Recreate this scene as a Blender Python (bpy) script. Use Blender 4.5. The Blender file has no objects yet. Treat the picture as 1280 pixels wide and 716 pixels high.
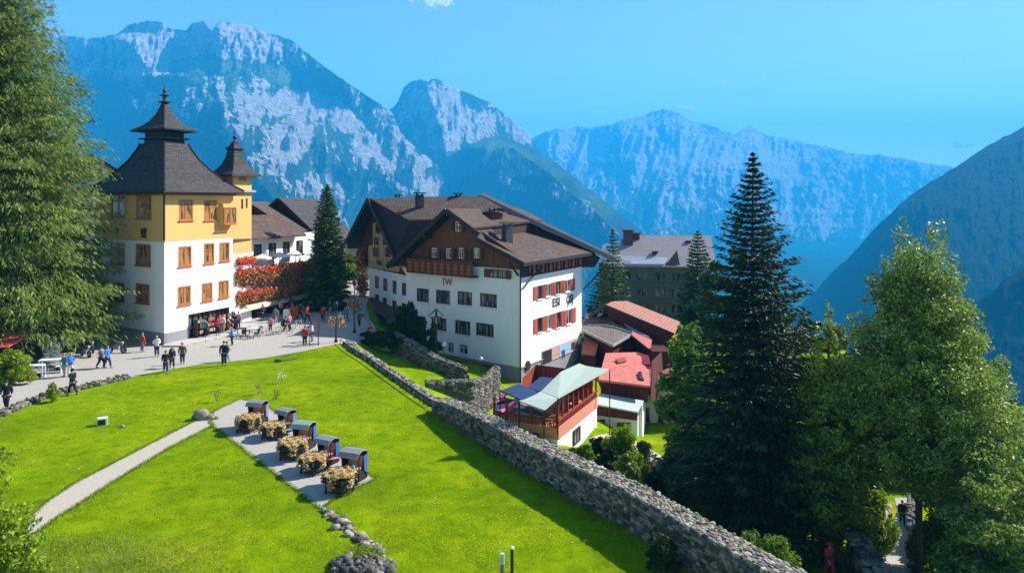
# Alpine village: a meadow with a stone wall, two hotels, chalets and mountains behind
SKY_STR=0.1; SUN_STR=5.0; EXPOSURE=1.15; SKY_AIR=1.0; SKY_OZ=4.0
HAZE_COL=(.03,.50,1.0,1); HAZE_D=0.00017; HAZE_A=(0,0,0,1)
import bpy, bmesh, math, random
import numpy as np
from mathutils import Vector, Matrix
rnd = random.Random(7)
NP = np.random.RandomState(11)
F = 950.0; CX = 640.0; HY = 250.0; CAMH = 13.0
scene = bpy.context.scene
COL = scene.collection

def W(px, py, D):
    """world point seen at a photo pixel at depth D (used to measure the place)"""
    return Vector(((px-CX)/F*D, D, CAMH-(py-HY)/F*D))
def GD(py, z=0.0):            # depth of a ground point of height z seen at row py
    return (CAMH-z)*F/(py-HY)
def G(px, py, z=0.0):
    return W(px, py, GD(py, z))

# ---------------------------------------------------------------- materials
def new_mat(name):
    m = bpy.data.materials.new(name); m.use_nodes = True
    nt = m.node_tree; b = nt.nodes['Principled BSDF']
    return m, nt, b
def lk(nt, a, ao, b, bi): nt.links.new(a.outputs[ao], b.inputs[bi])
def ramp(nt, stops, interp='LINEAR'):
    r = nt.nodes.new('ShaderNodeValToRGB'); cr = r.color_ramp; cr.interpolation = interp
    while len(cr.elements) < len(stops): cr.elements.new(0.5)
    for e, (p, c) in zip(cr.elements, stops):
        e.position = p; e.color = (c[0], c[1], c[2], 1)
    return r
def coords(nt, kind='Object', scale=(1,1,1)):
    tc = nt.nodes.new('ShaderNodeTexCoord'); mp = nt.nodes.new('ShaderNodeMapping')
    mp.inputs['Scale'].default_value = scale
    lk(nt, tc, kind, mp, 'Vector'); return mp
def noise(nt, vec, scale, detail=4, rough=.55, dist=0):
    n = nt.nodes.new('ShaderNodeTexNoise'); n.inputs['Scale'].default_value = scale
    n.inputs['Detail'].default_value = detail; n.inputs['Roughness'].default_value = rough
    n.inputs['Distortion'].default_value = dist
    if vec is not None: lk(nt, vec, 0, n, 'Vector')
    return n
def bump(nt, src, out, b, strength=.3, dist=.05):
    bp = nt.nodes.new('ShaderNodeBump'); bp.inputs['Strength'].default_value = strength
    bp.inputs['Distance'].default_value = dist
    lk(nt, src, out, bp, 'Height'); lk(nt, bp, 0, b, 'Normal'); return bp
def mixc(nt, a, b, fac_node=None, fac_out=0, fac=.5, mode='MIX'):
    m = nt.nodes.new('ShaderNodeMix'); m.data_type = 'RGBA'; m.blend_type = mode
    m.inputs[0].default_value = fac
    if fac_node is not None: nt.links.new(fac_node.outputs[fac_out], m.inputs[0])
    for k, v in ((6, a), (7, b)):
        if isinstance(v, tuple): m.inputs[k].default_value = (v[0], v[1], v[2], 1)
        else: nt.links.new(v, m.inputs[k])
    return m
def simple(name, col, rough=.7, var=.12, scale=3.0, metal=0.0, bmp=.1, spec=.3):
    """base colour broken up by two sizes of noise"""
    m, nt, b = new_mat(name)
    mp = coords(nt)
    n1 = noise(nt, mp, scale, 5, .6); n2 = noise(nt, mp, scale*.17, 3, .5)
    lo = tuple(c*(1-var*1.6) for c in col); hi = tuple(min(1, c*(1+var)) for c in col)
    r = ramp(nt, [(.3, lo), (.7, hi)]); lk(nt, n1, 'Fac', r, 'Fac')
    mx = mixc(nt, r.outputs[0], tuple(c*.9 for c in col), n2, 0)
    nt.links.new(mx.outputs[2], b.inputs['Base Color'])
    b.inputs['Roughness'].default_value = rough; b.inputs['Metallic'].default_value = metal
    b.inputs['Specular IOR Level'].default_value = spec
    if bmp: bump(nt, n1, 'Fac', b, bmp, .03)
    return m
MATS = {}
def M(name, col=None, **k):
    if name not in MATS: MATS[name] = simple(name, col, **k)
    return MATS[name]

def leaf_mat(name, dark, light, transl=.35, rough=.6, extra=None, lo=(.62, .66, .7)):
    m, nt, b = new_mat(name)
    g = nt.nodes.new('ShaderNodeNewGeometry')
    stops = [(0, dark), (.6, tuple((a+c)/2 for a, c in zip(dark, light))), (1, light)]
    if extra: stops = [(0, dark), (.55, light), (.8, light), (1, extra)]
    r = ramp(nt, stops); lk(nt, g, 'Random Per Island', r, 'Fac')
    mp = coords(nt); n = noise(nt, mp, .5, 3)
    rr = ramp(nt, [(.3, lo), (.7, (1.15, 1.15, 1.0))]); lk(nt, n, 'Fac', rr, 'Fac')
    mu = mixc(nt, r.outputs[0], rr.outputs[0], fac=1, mode='MULTIPLY')
    nt.links.new(mu.outputs[2], b.inputs['Base Color'])
    b.inputs['Roughness'].default_value = rough; b.inputs['Specular IOR Level'].default_value = .25
    t = nt.nodes.new('ShaderNodeBsdfTranslucent')
    nt.links.new(mu.outputs[2], t.inputs['Color'])
    ms = nt.nodes.new('ShaderNodeMixShader'); ms.inputs[0].default_value = transl
    nt.links.new(b.outputs[0], ms.inputs[1]); nt.links.new(t.outputs[0], ms.inputs[2])
    out = nt.nodes['Material Output']; nt.links.new(ms.outputs[0], out.inputs['Surface'])
    return m

# ---------------------------------------------------------------- objects
def tag(o, label=None, cat=None, group=None, kind=None):
    if label: o['label'] = label
    if cat: o['category'] = cat
    if group: o['group'] = group
    if kind: o['kind'] = kind
    return o
def empty(name, loc, rz=0, label=None, cat=None, group=None):
    o = bpy.data.objects.new(name, None); COL.objects.link(o)
    o.location = loc; o.rotation_euler = (0, 0, rz); o.empty_display_size = .3
    return tag(o, label, cat, group)
def copy_tree(o, parent=None):
    c = o.copy(); COL.objects.link(c)
    if parent: c.parent = parent
    for ch in list(o.children): copy_tree(ch, c)
    return c

class MB:
    """mesh builder: faces with optional material index; planar UVs in metres"""
    def __init__(s): s.v = []; s.f = []; s.m = []
    def add(s, vs, fs, mi=0):
        k = len(s.v); s.v += [tuple(v) for v in vs]
        for f in fs: s.f.append([i+k for i in f]); s.m.append(mi)
        return s
    def box(s, c, d, rz=0, mi=0, M4=None):
        x, y, z = d[0]/2, d[1]/2, d[2]/2
        vs = [Vector((a*x, b*y, e*z)) for e in (-1, 1) for b in (-1, 1) for a in (-1, 1)]
        R = Matrix.Rotation(rz, 3, 'Z') if M4 is None else M4
        vs = [R @ v + Vector(c) for v in vs]
        return s.add(vs, [(0,2,3,1),(4,5,7,6),(0,1,5,4),(2,6,7,3),(0,4,6,2),(1,3,7,5)], mi)
    def bar(s, a, b, w, h=None, mi=0, up=(0,0,1)):
        a = Vector(a); b = Vector(b); d = b-a; L = d.length
        if L < 1e-6: return s
        d.normalize(); u = Vector(up)
        if abs(d.dot(u)) > .98: u = Vector((1,0,0))
        x = d.cross(u).normalized(); z = x.cross(d)
        R = Matrix((x, d, z)).transposed()
        return s.box((a+b)/2, (w, L, h or w), mi=mi, M4=R)
    def tube(s, pts, rad, n=8, mi=0, caps=True):
        pts = [Vector(p) for p in pts]
        rs = rad if isinstance(rad, (list, tuple)) else [rad]*len(pts)
        rings = []; ref = None
        for i, p in enumerate(pts):
            d = (pts[min(i+1, len(pts)-1)]-pts[max(i-1, 0)]).normalized()
            if ref is None:
                u = Vector((0,0,1)) if abs(d.z) < .9 else Vector((1,0,0))
                ref = d.cross(u).normalized()
            else: ref = (ref-d*ref.dot(d)).normalized()
            y = d.cross(ref)
            rings.append([p+(ref*math.cos(t)+y*math.sin(t))*rs[i] for t in [2*math.pi*k/n for k in range(n)]])
        vs = [v for r in rings for v in r]; fs = []
        for i in range(len(pts)-1):
            for k in range(n):
                a = i*n+k; b = i*n+(k+1) % n
                fs.append((a, b, b+n, a+n))
        if caps: fs += [tuple(range(n))[::-1], tuple(range((len(pts)-1)*n, len(pts)*n))]
        return s.add(vs, fs, mi)
    def lathe(s, c, prof, n=16, mi=0):
        c = Vector(c); vs = []; fs = []
        for r, z in prof:
            for k in range(n):
                t = 2*math.pi*k/n; vs.append(c+Vector((r*math.cos(t), r*math.sin(t), z)))
        for i in range(len(prof)-1):
            for k in range(n):
                a = i*n+k; b = i*n+(k+1) % n; fs.append((a, b, b+n, a+n))
        fs += [tuple(range(n))[::-1], tuple(range((len(prof)-1)*n, len(prof)*n))]
        return s.add(vs, fs, mi)
    def blob(s, c, r, seg=8, rings=6, jit=.12, mi=0, rz=0):
        c = Vector(c); rx, ry, rzz = r if isinstance(r, (tuple, list)) else (r, r, r)
        vs = []; fs = []
        for i in range(1, rings):
            ph = math.pi*i/rings
            for k in range(seg):
                t = 2*math.pi*k/seg+rz; q = 1+rnd.uniform(-jit, jit)
                vs.append(c+Vector((rx*q*math.sin(ph)*math.cos(t), ry*q*math.sin(ph)*math.sin(t), rzz*q*math.cos(ph))))
        top = len(vs); vs.append(c+Vector((0,0,rzz))); bot = len(vs); vs.append(c-Vector((0,0,rzz)))
        for k in range(seg):
            fs.append((top, k, (k+1) % seg)); e = (rings-2)*seg
            fs.append((bot, e+(k+1) % seg, e+k))
        for i in range(rings-2):
            for k in range(seg):
                a = i*seg+k; b = i*seg+(k+1) % seg; fs.append((a, a+seg, b+seg, b))
        return s.add(vs, fs, mi)
    def slab(s, pts, t, mi=0):
        """polygon thickened along vector t"""
        pts = [Vector(p) for p in pts]; t = Vector(t); n = len(pts)
        fs = [tuple(range(n)), tuple(range(2*n-1, n-1, -1))]
        for k in range(n): fs.append((k, k+n, (k+1) % n+n, (k+1) % n))
        return s.add(pts+[p+t for p in pts], fs, mi)
    def build(s, name, mats, parent=None, smooth=False, off=None, bevel=0, recalc=True):
        me = bpy.data.meshes.new(name)
        o3 = Vector(off) if off is not None else (parent_off(parent) if parent else Vector((0,0,0)))
        me.from_pydata([tuple(Vector(v)-o3) for v in s.v], [], s.f)
        mats = mats if isinstance(mats, (list, tuple)) else [mats]
        for m in mats: me.materials.append(m)
        if len(mats) > 1: me.polygons.foreach_set('material_index', s.m)
        if recalc or bevel:
            bm = bmesh.new(); bm.from_mesh(me)
            if recalc: bmesh.ops.recalc_face_normals(bm, faces=bm.faces)
            if bevel:
                bmesh.ops.bevel(bm, geom=bm.edges[:], offset=bevel, segments=1, affect='EDGES', clamp_overlap=True)
            bm.to_mesh(me); bm.free()
        if smooth: me.polygons.foreach_set('use_smooth', [True]*len(me.polygons))
        uv = me.uv_layers.new(name='UVMap').data
        for p in me.polygons:
            n = p.normal
            if abs(n.z) > .985: u, v = Vector((1,0,0)), Vector((0,1,0))
            else:
                u = Vector((0,0,1)).cross(n).normalized(); v = n.cross(u)
            for li in p.loop_indices:
                c = me.vertices[me.loops[li].vertex_index].co
                uv[li].uv = (c.dot(u), c.dot(v))
        o = bpy.data.objects.new(name, me); COL.objects.link(o)
        if parent: o.parent = parent
        return o
def parent_off(p):
    o = Vector((0,0,0))
    while p is not None:
        o += Vector(p.location) if not p.get('local') else Vector((0,0,0)); 
        if p.get('local'): return Vector((0,0,0))
        p = p.parent
    return o
# a parent whose children are modelled around its own origin
def lempty(*a, **k):
    o = empty(*a, **k); LOCAL.append(o); o['local'] = 1; return o
LOCAL = []

def np_mesh(name, verts, quads, mat, parent=None, smooth=False, off=None):
    """fast mesh from numpy arrays; quads (n,4) or tris (n,3)"""
    verts = np.asarray(verts, dtype=np.float32)
    if off is None and parent is not None: off = parent_off(parent)
    if off is not None: verts = verts-np.array(tuple(off), dtype=np.float32)
    quads = np.asarray(quads, dtype=np.int32); n, k = quads.shape
    me = bpy.data.meshes.new(name)
    me.vertices.add(len(verts)); me.vertices.foreach_set('co', verts.ravel())
    me.loops.add(n*k); me.loops.foreach_set('vertex_index', quads.ravel())
    me.polygons.add(n); me.polygons.foreach_set('loop_start', np.arange(0, n*k, k, dtype=np.int32))
    me.polygons.foreach_set('loop_total', np.full(n, k, dtype=np.int32))
    if smooth: me.polygons.foreach_set('use_smooth', np.ones(n, dtype=bool))
    me.update(calc_edges=True)
    for m in (mat if isinstance(mat, (list, tuple)) else [mat]): me.materials.append(m)
    o = bpy.data.objects.new(name, me); COL.objects.link(o)
    if parent: o.parent = parent
    return o

# ---------------------------------------------------------------- numpy noise
def _h(ix, iy, seed):
    n = (ix.astype(np.int64)*374761393+iy.astype(np.int64)*668265263+seed*1442695041) & 0xffffffff
    n = ((n ^ (n >> 13))*1274126177) & 0xffffffff
    return ((n ^ (n >> 16)) & 0xffff)/65535.0
def vn(x, y, seed=0):
    x = np.asarray(x, float); y = np.asarray(y, float)
    ix = np.floor(x); iy = np.floor(y); fx = x-ix; fy = y-iy
    fx = fx*fx*fx*(fx*(fx*6-15)+10); fy = fy*fy*fy*(fy*(fy*6-15)+10)
    a = _h(ix, iy, seed); b = _h(ix+1, iy, seed); c = _h(ix, iy+1, seed); d = _h(ix+1, iy+1, seed)
    return (a*(1-fx)+b*fx)*(1-fy)+(c*(1-fx)+d*fx)*fy
def fbm(x, y, o=5, seed=0, gain=.5):
    s = 0; a = 1; t = 0; q = 1.0
    for i in range(o):
        s = s+a*vn(x*q+i*17.3, y*q-i*9.1, seed+i); t += a; a *= gain; q *= 2.03
    return s/t
def ridged(x, y, o=5, seed=0, gain=.55):
    s = 0; a = 1; t = 0; q = 1.0
    for i in range(o):
        s = s+a*(1-np.abs(2*vn(x*q+i*13.7, y*q+i*5.3, seed+i)-1)); t += a; a *= gain; q *= 2.07
    return s/t
def sstep(x, a, b):
    t = np.clip((np.asarray(x, float)-a)/(b-a), 0, 1); return t*t*(3-2*t)
# ================================================================ camera, sky, sun
cam_d = bpy.data.cameras.new('camera'); cam = bpy.data.objects.new('camera', cam_d); COL.objects.link(cam)
cam.location = (0, 0, CAMH); cam.rotation_euler = (math.radians(90), 0, 0)
cam_d.sensor_width = 36; cam_d.sensor_fit = 'HORIZONTAL'; cam_d.lens = 36*F/1280
cam_d.shift_y = -(358-HY)/1280; cam_d.clip_end = 80000; cam_d.clip_start = .1
scene.camera = cam
SUN_AZ = math.radians(25)      # towards the sun, from +X anticlockwise
SUN_EL = math.radians(38)
wd = bpy.data.worlds.new('World'); scene.world = wd; wd.use_nodes = True
nt = wd.node_tree; bg = nt.nodes['Background']
sky = nt.nodes.new('ShaderNodeTexSky'); sky.sky_type = 'NISHITA'; sky.sun_disc = False
sky.sun_elevation = SUN_EL; sky.sun_rotation = math.radians(90)-SUN_AZ
sky.altitude = 1200; sky.air_density = SKY_AIR; sky.dust_density = .3; sky.ozone_density = SKY_OZ
lk(nt, sky, 0, bg, 'Color'); bg.inputs['Strength'].default_value = SKY_STR
sd = bpy.data.lights.new('sun', 'SUN'); sun = bpy.data.objects.new('sun', sd); COL.objects.link(sun)
sd.energy = SUN_STR; sd.angle = math.radians(.55); sd.color = (1, .945, .86)
sv = Vector((math.cos(SUN_AZ)*math.cos(SUN_EL), math.sin(SUN_AZ)*math.cos(SUN_EL), math.sin(SUN_EL)))
sun.rotation_euler = sv.to_track_quat('Z', 'Y').to_euler()
sun.location = (60, 20, 80)
vs_ = scene.view_settings; vs_.view_transform = 'Standard'; vs_.look = 'None'; vs_.gamma = 1; vs_.use_curve_mapping = False
vs_.exposure = EXPOSURE
scene.cycles.use_denoising = True
scene.cycles.max_bounces = 6; scene.cycles.diffuse_bounces = 3; scene.cycles.volume_bounces = 1
scene.cycles.transparent_max_bounces = 6; scene.cycles.caustics_reflective = False; scene.cycles.caustics_refractive = False

# ================================================================ terrain height
WL = np.array([(-19.5, 130), (-18.3, 90), (-15.9, 68.6), (-4.3, 47.2), (-3.45, 44.8), (1.0, 36.3), (4.6, 30.6), (6.6, 26.8), (8.5, 23.2), (15, 10)], float)
CP = np.array([(-17.8,94.8,-.3),(-11.9,85.6,-2.9),(-5,80,-3.9),(.8,75,-5),(8,88,-5.5),(4,66,-6.3),(8,62,-7.5),(12.6,75,-9.9),
 (13.8,66,-9.2),(15,48,-7.2),(16.7,40,-7.3),(28,55,-9.8),(22,42,-8.4),(24,48,-9.1),(3,40,-2.8),(8,30,-3.8),(12,24,-5),(-4.6,60,-2.6),(0,60,-5.6),
 (-9,66,-1.9),(-12,72,-1.6),(-15,80,-.7),(0,52,-4.6),(20,30,-7),(35,45,-11),(45,70,-16),(30,90,-15),(20,110,-10),(0,110,-5),
 (-20,120,0.5),(-6,56,-1.3),(-3.5,50,-1.0),(12,58,-8.4),(20,60,-9.3),(14,85,-10),(20,20,-7),(-7,75,-3)], float)
def sdist(x, y):
    best = np.full(x.shape, 1e9); sg = np.zeros(x.shape)
    for (ax, ay), (bx, by) in zip(WL[:-1], WL[1:]):
        dx, dy = bx-ax, by-ay; L2 = dx*dx+dy*dy
        t = np.clip(((x-ax)*dx+(y-ay)*dy)/L2, 0, 1)
        d = np.hypot(x-ax-t*dx, y-ay-t*dy)
        s = -np.sign(dx*(y-ay)-dy*(x-ax)+1e-12)
        u = d < best-1e-9; best = np.where(u, d, best); sg = np.where(u, s, sg)
    return -best*sg if False else best*np.where(sg == 0, 1, -sg)
def H(x, y):
    x = np.asarray(x, float); y = np.asarray(y, float)
    s = sdist(x, y)
    zl = .8*sstep(y, 72, 92)
    w = 0; z = 0
    for cx, cy, cz in CP:
        q = 1.0/((x-cx)**2+(y-cy)**2+1.5)**1.6; w = w+q; z = z+q*cz
    zr = z/w
    wd_ = 1.0+3.5*sstep(y, 47, 60)
    r = zl+(zr-zl)*sstep(s, .05+.45*sstep(-y, -48, -46), wd_+.3)
    far = np.maximum(0, y-125)*.42+np.maximum(0, x-48)*.5+np.maximum(0, -x-150)*.2
    r = r-far
    return np.maximum(r, -430+20*fbm(x*.001, y*.001, 3, 5))
SGN = 1.0
_t = sdist(np.array([-25.0]), np.array([50.0]))[0]
if _t > 0:      # make the meadow side negative
    _sd = sdist
    def sdist(x, y, _sd=_sd): return -_sd(x, y)
def HZ(x, y): return float(H(np.array([float(x)]), np.array([float(y)]))[0])
def P(px, py, guess=50):
    """point of the terrain seen at a photo pixel"""
    D = 12.0; st = .25
    while D < 400:
        z = CAMH-(py-HY)/F*D
        if HZ((px-CX)/F*D, D) >= z: break
        D += st
    lo, hi = D-st, D
    for _ in range(12):
        m = (lo+hi)/2
        if HZ((px-CX)/F*m, m) >= CAMH-(py-HY)/F*m: hi = m
        else: lo = m
    x = (px-CX)/F*hi
    return Vector((x, hi, HZ(x, hi)))

def axis(lo, hi, step, far_lo, far_hi):
    a = list(np.arange(lo, hi+1e-6, step)); q = step; v = hi
    while v < far_hi: q *= 1.25; v += q; a.append(min(v, far_hi))
    q = step; v = lo; b = []
    while v > far_lo: q *= 1.25; v -= q; b.append(max(v, far_lo))
    return np.array(b[::-1]+a)
xs = axis(-60, 52, .7, -8000, 8000); ys = axis(14, 128, .7, -400, 11200)
X, Y = np.meshgrid(xs, ys); Z = H(X, Y)
nx_, ny_ = len(xs), len(ys)
idx = np.arange(nx_*ny_).reshape(ny_, nx_)
q = np.stack([idx[:-1,:-1], idx[:-1,1:], idx[1:,1:], idx[1:,:-1]], -1).reshape(-1, 4)

def grass_material():
    m, nt, b = new_mat('meadow_grass')
    mp = coords(nt)
    n1 = noise(nt, mp, 0.13, 6, .7); n2 = noise(nt, mp, 1.3, 5, .65); n3 = noise(nt, mp, 14, 4, .7); n4 = noise(nt, mp, 4.5, 3, .7)
    r1 = ramp(nt, [(.32, (.115, .20, .002)), (.52, (.20, .30, .002)), (.72, (.33, .36, .006))]); lk(nt, n1, 'Fac', r1, 'Fac')
    r2 = ramp(nt, [(.28, (.42, .52, .55)), (.5, (.95, .97, 1.2)), (.75, (1.38, 1.2, 2.2))]); lk(nt, n2, 'Fac', r2, 'Fac')
    r3 = ramp(nt, [(.3, (.55, .6, .5)), (.55, (1, 1, 1)), (.8, (1.5, 1.4, 1.4))]); lk(nt, n3, 'Fac', r3, 'Fac')
    a = mixc(nt, r1.outputs[0], r2.outputs[0], fac=.8, mode='MULTIPLY')
    c = mixc(nt, a.outputs[2], r3.outputs[0], fac=.75, mode='MULTIPLY')
    sp = nt.nodes.new('ShaderNodeSeparateXYZ'); lk(nt, mp, 0, sp, 0)
    mr = nt.nodes.new('ShaderNodeMapRange'); mr.inputs['From Min'].default_value = -14; mr.inputs['From Max'].default_value = -40; nt.links.new(sp.outputs[2], mr.inputs['Value'])
    n6 = noise(nt, mp, .006, 6, .6); rf = ramp(nt, [(.35, (.010,.032,.016)), (.6, (.02,.05,.02)), (.75, (.07,.12,.03))]); lk(nt, n6, 'Fac', rf, 'Fac')
    fv = mixc(nt, c.outputs[2], rf.outputs[0], mr, 0)
    nt.links.new(fv.outputs[2], b.inputs['Base Color'])
    b.inputs['Roughness'].default_value = 1; b.inputs['Specular IOR Level'].default_value = 0
    ad = nt.nodes.new('ShaderNodeMath'); ad.operation = 'ADD'
    nt.links.new(n3.outputs['Fac'], ad.inputs[0]); nt.links.new(n4.outputs['Fac'], ad.inputs[1])
    bump(nt, ad, 0, b, .7, .09)
    return m
GRASS = grass_material()
gr = np_mesh('ground', np.stack([X, Y, Z], -1).reshape(-1, 3), q, GRASS, smooth=True)
tag(gr, 'bright green sloping meadow grass covering the hillside', 'ground', kind='structure')

def drape(name, pts, off, mat, step=1.0, kind='structure', label=None, cat=None, thick=0, edge_jit=0):
    """a sheet laid over the terrain, pts = [(x, y)]"""
    pts = [Vector((p[0], p[1])) for p in pts]
    if edge_jit:
        out = []
        for i, p in enumerate(pts):
            n = pts[(i+1) % len(pts)]; L = (n-p).length; k = max(1, int(L/.6)); d = (n-p)/k; nn = Vector((-d.y, d.x)).normalized()
            for j in range(k): out.append(p+d*j+nn*rnd.uniform(-edge_jit, edge_jit)*(j > 0))
        pts = out
    bm = bmesh.new(); vs = [bm.verts.new((p.x, p.y, 0)) for p in pts]; bm.faces.new(vs)
    bmesh.ops.triangulate(bm, faces=bm.faces[:])
    for ax, lo, hi in ((0, min(p.x for p in pts), max(p.x for p in pts)), (1, min(p.y for p in pts), max(p.y for p in pts))):
        v = math.floor(lo/step)*step+step
        while v < hi:
            co = [0, 0, 0]; co[ax] = v; no = [0, 0, 0]; no[ax] = 1
            bmesh.ops.bisect_plane(bm, geom=bm.verts[:]+bm.edges[:]+bm.faces[:], plane_co=co, plane_no=no, dist=1e-4)
            v += step
    co = np.array([v.co[:] for v in bm.verts]); z = H(co[:, 0], co[:, 1])+off
    for v, h in zip(bm.verts, z): v.co.z = h
    bmesh.ops.recalc_face_normals(bm, faces=bm.faces)
    if sum(f.normal.z for f in bm.faces) < 0: bmesh.ops.reverse_faces(bm, faces=bm.faces[:])
    me = bpy.data.meshes.new(name); bm.to_mesh(me); bm.free(); me.materials.append(mat)
    me.polygons.foreach_set('use_smooth', [True]*len(me.polygons))
    o = bpy.data.objects.new(name, me); COL.objects.link(o)
    return tag(o, label, cat, kind=kind)

# ================================================================ mountains
def rock_material(name, rock_lo, rock_hi, green, forest):
    m, nt, b = new_mat(name)
    at = nt.nodes.new('ShaderNodeAttribute'); at.attribute_name = 'cover'
    sx = nt.nodes.new('ShaderNodeSeparateColor'); lk(nt, at, 'Color', sx, 0)
    mp = coords(nt, 'Object', (.02, .02, .006)); n = noise(nt, mp, 1.2, 8, .72, .6)
    mp2 = coords(nt, 'Object', (.03, .03, .03)); n2 = noise(nt, mp2, 1.6, 7, .75)
    mp3 = coords(nt, 'Object', (.004, .004, .006)); n5 = noise(nt, mp3, 1, 4, .6)
    rk = ramp(nt, [(.33, rock_lo), (.52, tuple((a+c)/2 for a, c in zip(rock_lo, rock_hi))), (.66, rock_hi)]); lk(nt, n, 'Fac', rk, 'Fac')
    mp7 = coords(nt, 'Object', (.11, .11, .035)); n7 = noise(nt, mp7, 1, 6, .7); r7 = ramp(nt, [(.34, (.42,.42,.44)), (.56, (1.08,1.08,1.08))]); lk(nt, n7, 'Fac', r7, 'Fac'); rk = mixc(nt, rk.outputs[0], r7.outputs[0], fac=1, mode='MULTIPLY'); rk.outputs[0].name; RKO = rk.outputs[2]
    gm = mixc(nt, tuple(c*.6 for c in green), green, n2, 0)
    fm = ramp(nt, [(.35, tuple(c*.55 for c in forest)), (.65, tuple(c*1.5 for c in forest))]); lk(nt, n2, 'Fac', fm, 'Fac')
    veg = nt.nodes.new('ShaderNodeMix'); veg.data_type = 'RGBA'
    nt.links.new(sx.outputs[1], veg.inputs[0]); nt.links.new(fm.outputs[0], veg.inputs[6]); nt.links.new(gm.outputs[2], veg.inputs[7])
    # rock mask = attribute sharpened by noise
    ad = nt.nodes.new('ShaderNodeMath'); ad.operation = 'MULTIPLY_ADD'
    nt.links.new(n.outputs['Fac'], ad.inputs[0]); ad.inputs[1].default_value = 1.6; nt.links.new(sx.outputs[0], ad.inputs[2])
    ad2 = nt.nodes.new('ShaderNodeMath'); ad2.operation = 'MULTIPLY_ADD'
    nt.links.new(n2.outputs['Fac'], ad2.inputs[0]); ad2.inputs[1].default_value = .8; nt.links.new(ad.outputs[0], ad2.inputs[2])
    rm = ramp(nt, [(0, (0,0,0)), (1, (1,1,1))]); mr = nt.nodes.new('ShaderNodeMapRange')
    mr.inputs['From Min'].default_value = 1.60; mr.inputs['From Max'].default_value = 1.72
    nt.links.new(ad2.outputs[0], mr.inputs['Value'])
    mx = nt.nodes.new('ShaderNodeMix'); mx.data_type = 'RGBA'
    nt.links.new(mr.outputs[0], mx.inputs[0]); nt.links.new(veg.outputs[2], mx.inputs[6]); nt.links.new(RKO, mx.inputs[7])
    nt.links.new(mx.outputs[2], b.inputs['Base Color'])
    b.inputs['Roughness'].default_value = .95; b.inputs['Specular IOR Level'].default_value = .05
    ad3 = nt.nodes.new('ShaderNodeMath'); ad3.operation = 'ADD'
    nt.links.new(n.outputs['Fac'], ad3.inputs[0]); nt.links.new(n2.outputs['Fac'], ad3.inputs[1])
    bump(nt, ad3, 0, b, 1.0, 70)
    return m

def ip(t, tab, k):        # interpolate column k of a table keyed by column 0
    a = np.array(tab, float); return np.interp(t, a[:, 0], a[:, k])
def mountain(name, label, prof, ybot, depth, nx, ny, mat, jag=3.0, spurs=(), relief=(60, 30), seed=1, cover=None, xr=None, aniso=.35, grow=True):
    """a mountain side: prof = ridge line, depth = [(t, metres)] from ridge (t=0) to foot (t=1)"""
    pr = np.array(prof, float); x0, x1 = xr or (pr[0, 0], pr[-1, 0])
    xs = np.linspace(x0, x1, nx); ts = np.linspace(0, 1, ny)**1.0
    ridge = np.interp(xs, pr[:, 0], pr[:, 1])
    ridge = ridge+jag*((ridged(xs*.045, xs*0+seed, 5, seed, .6)-.62)*-2.2)
    yb = np.interp(xs, [a for a, b in ybot], [b for a, b in ybot])
    T, XX = np.meshgrid(ts, xs, indexing='ij')
    YY = ridge[None, :]+(yb-ridge)[None, :]*T
    D = ip(T, depth, 1)
    for sp in spurs:    # (y, xc, wl, wr, amp)
        xc = ip(YY, sp, 1); wl = ip(YY, sp, 2); wr = ip(YY, sp, 3); am = ip(YY, sp, 4)
        xw = XX+14*(fbm(YY*.02, XX*.02, 4, seed+30)-.5)
        dx = xw-xc; w = np.where(dx < 0, wl, wr)
        D = D-1.45*am*np.clip(1-np.abs(dx)/w, 0, 1)
    r1 = ridged(XX*.02+.35*YY*.02, YY*.02*aniso, 6, seed+3, .58)-.6
    r2 = fbm(XX*.10, YY*.07, 5, seed+9, .6)-.5
    r3 = ridged(XX*.11, YY*.022, 4, seed+19, .6)-.6
    g = .25+.75*sstep(T, 0, .06) if grow else 1
    D = D-(relief[0]*r1*3+relief[1]*r2*2+relief[1]*r3*1.6)*g
    px = (XX-CX)/F*D; pz = CAMH-(YY-HY)/F*D
    # far side of the ridge
    bx = []; by = []; bz = []
    for k in (900, 350, 80):
        d = D[0]+k; bx.append((xs-CX)/F*D[0]); by.append(d); bz.append(pz[0]-k*.75-(k > 100)*20)
    VX = np.vstack([bx, px]); VY = np.vstack([by, D]); VZ = np.vstack([bz, pz])
    # foot skirt
    VX = np.vstack([VX, px[-1:]]); VY = np.vstack([VY, D[-1:]-60]); VZ = np.vstack([VZ, np.minimum(pz[-1:]-50, -455)])
    n0, n1 = VX.shape
    idx = np.arange(n0*n1).reshape(n0, n1)
    q = np.stack([idx[:-1,:-1], idx[1:,:-1], idx[1:,1:], idx[:-1,1:]], -1).reshape(-1, 4)
    o = np_mesh(name, np.stack([VX, VY, VZ], -1).reshape(-1, 3), q, mat, smooth=True)
    # what grows where
    gx = np.gradient(px, axis=1); gd = np.gradient(D, axis=0); gz = np.gradient(pz, axis=0)
    steep = np.abs(gz)/np.hypot(gz, gd+1e-6)          # 1 = vertical
    r, gcov = cover(XX, YY, T, steep, seed)
    R = np.zeros((n0, n1, 4)); R[..., 3] = 1
    R[3:-1, :, 0] = r; R[3:-1, :, 1] = gcov; R[:3, :, 0] = r[0]; R[:3, :, 1] = gcov[0]; R[-1] = R[-2]
    ca = o.data.color_attributes.new('cover', 'FLOAT_COLOR', 'POINT'); ca.data.foreach_set('color', R.astype(np.float32).ravel())
    return tag(o, label, 'mountain', kind='structure')

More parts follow.
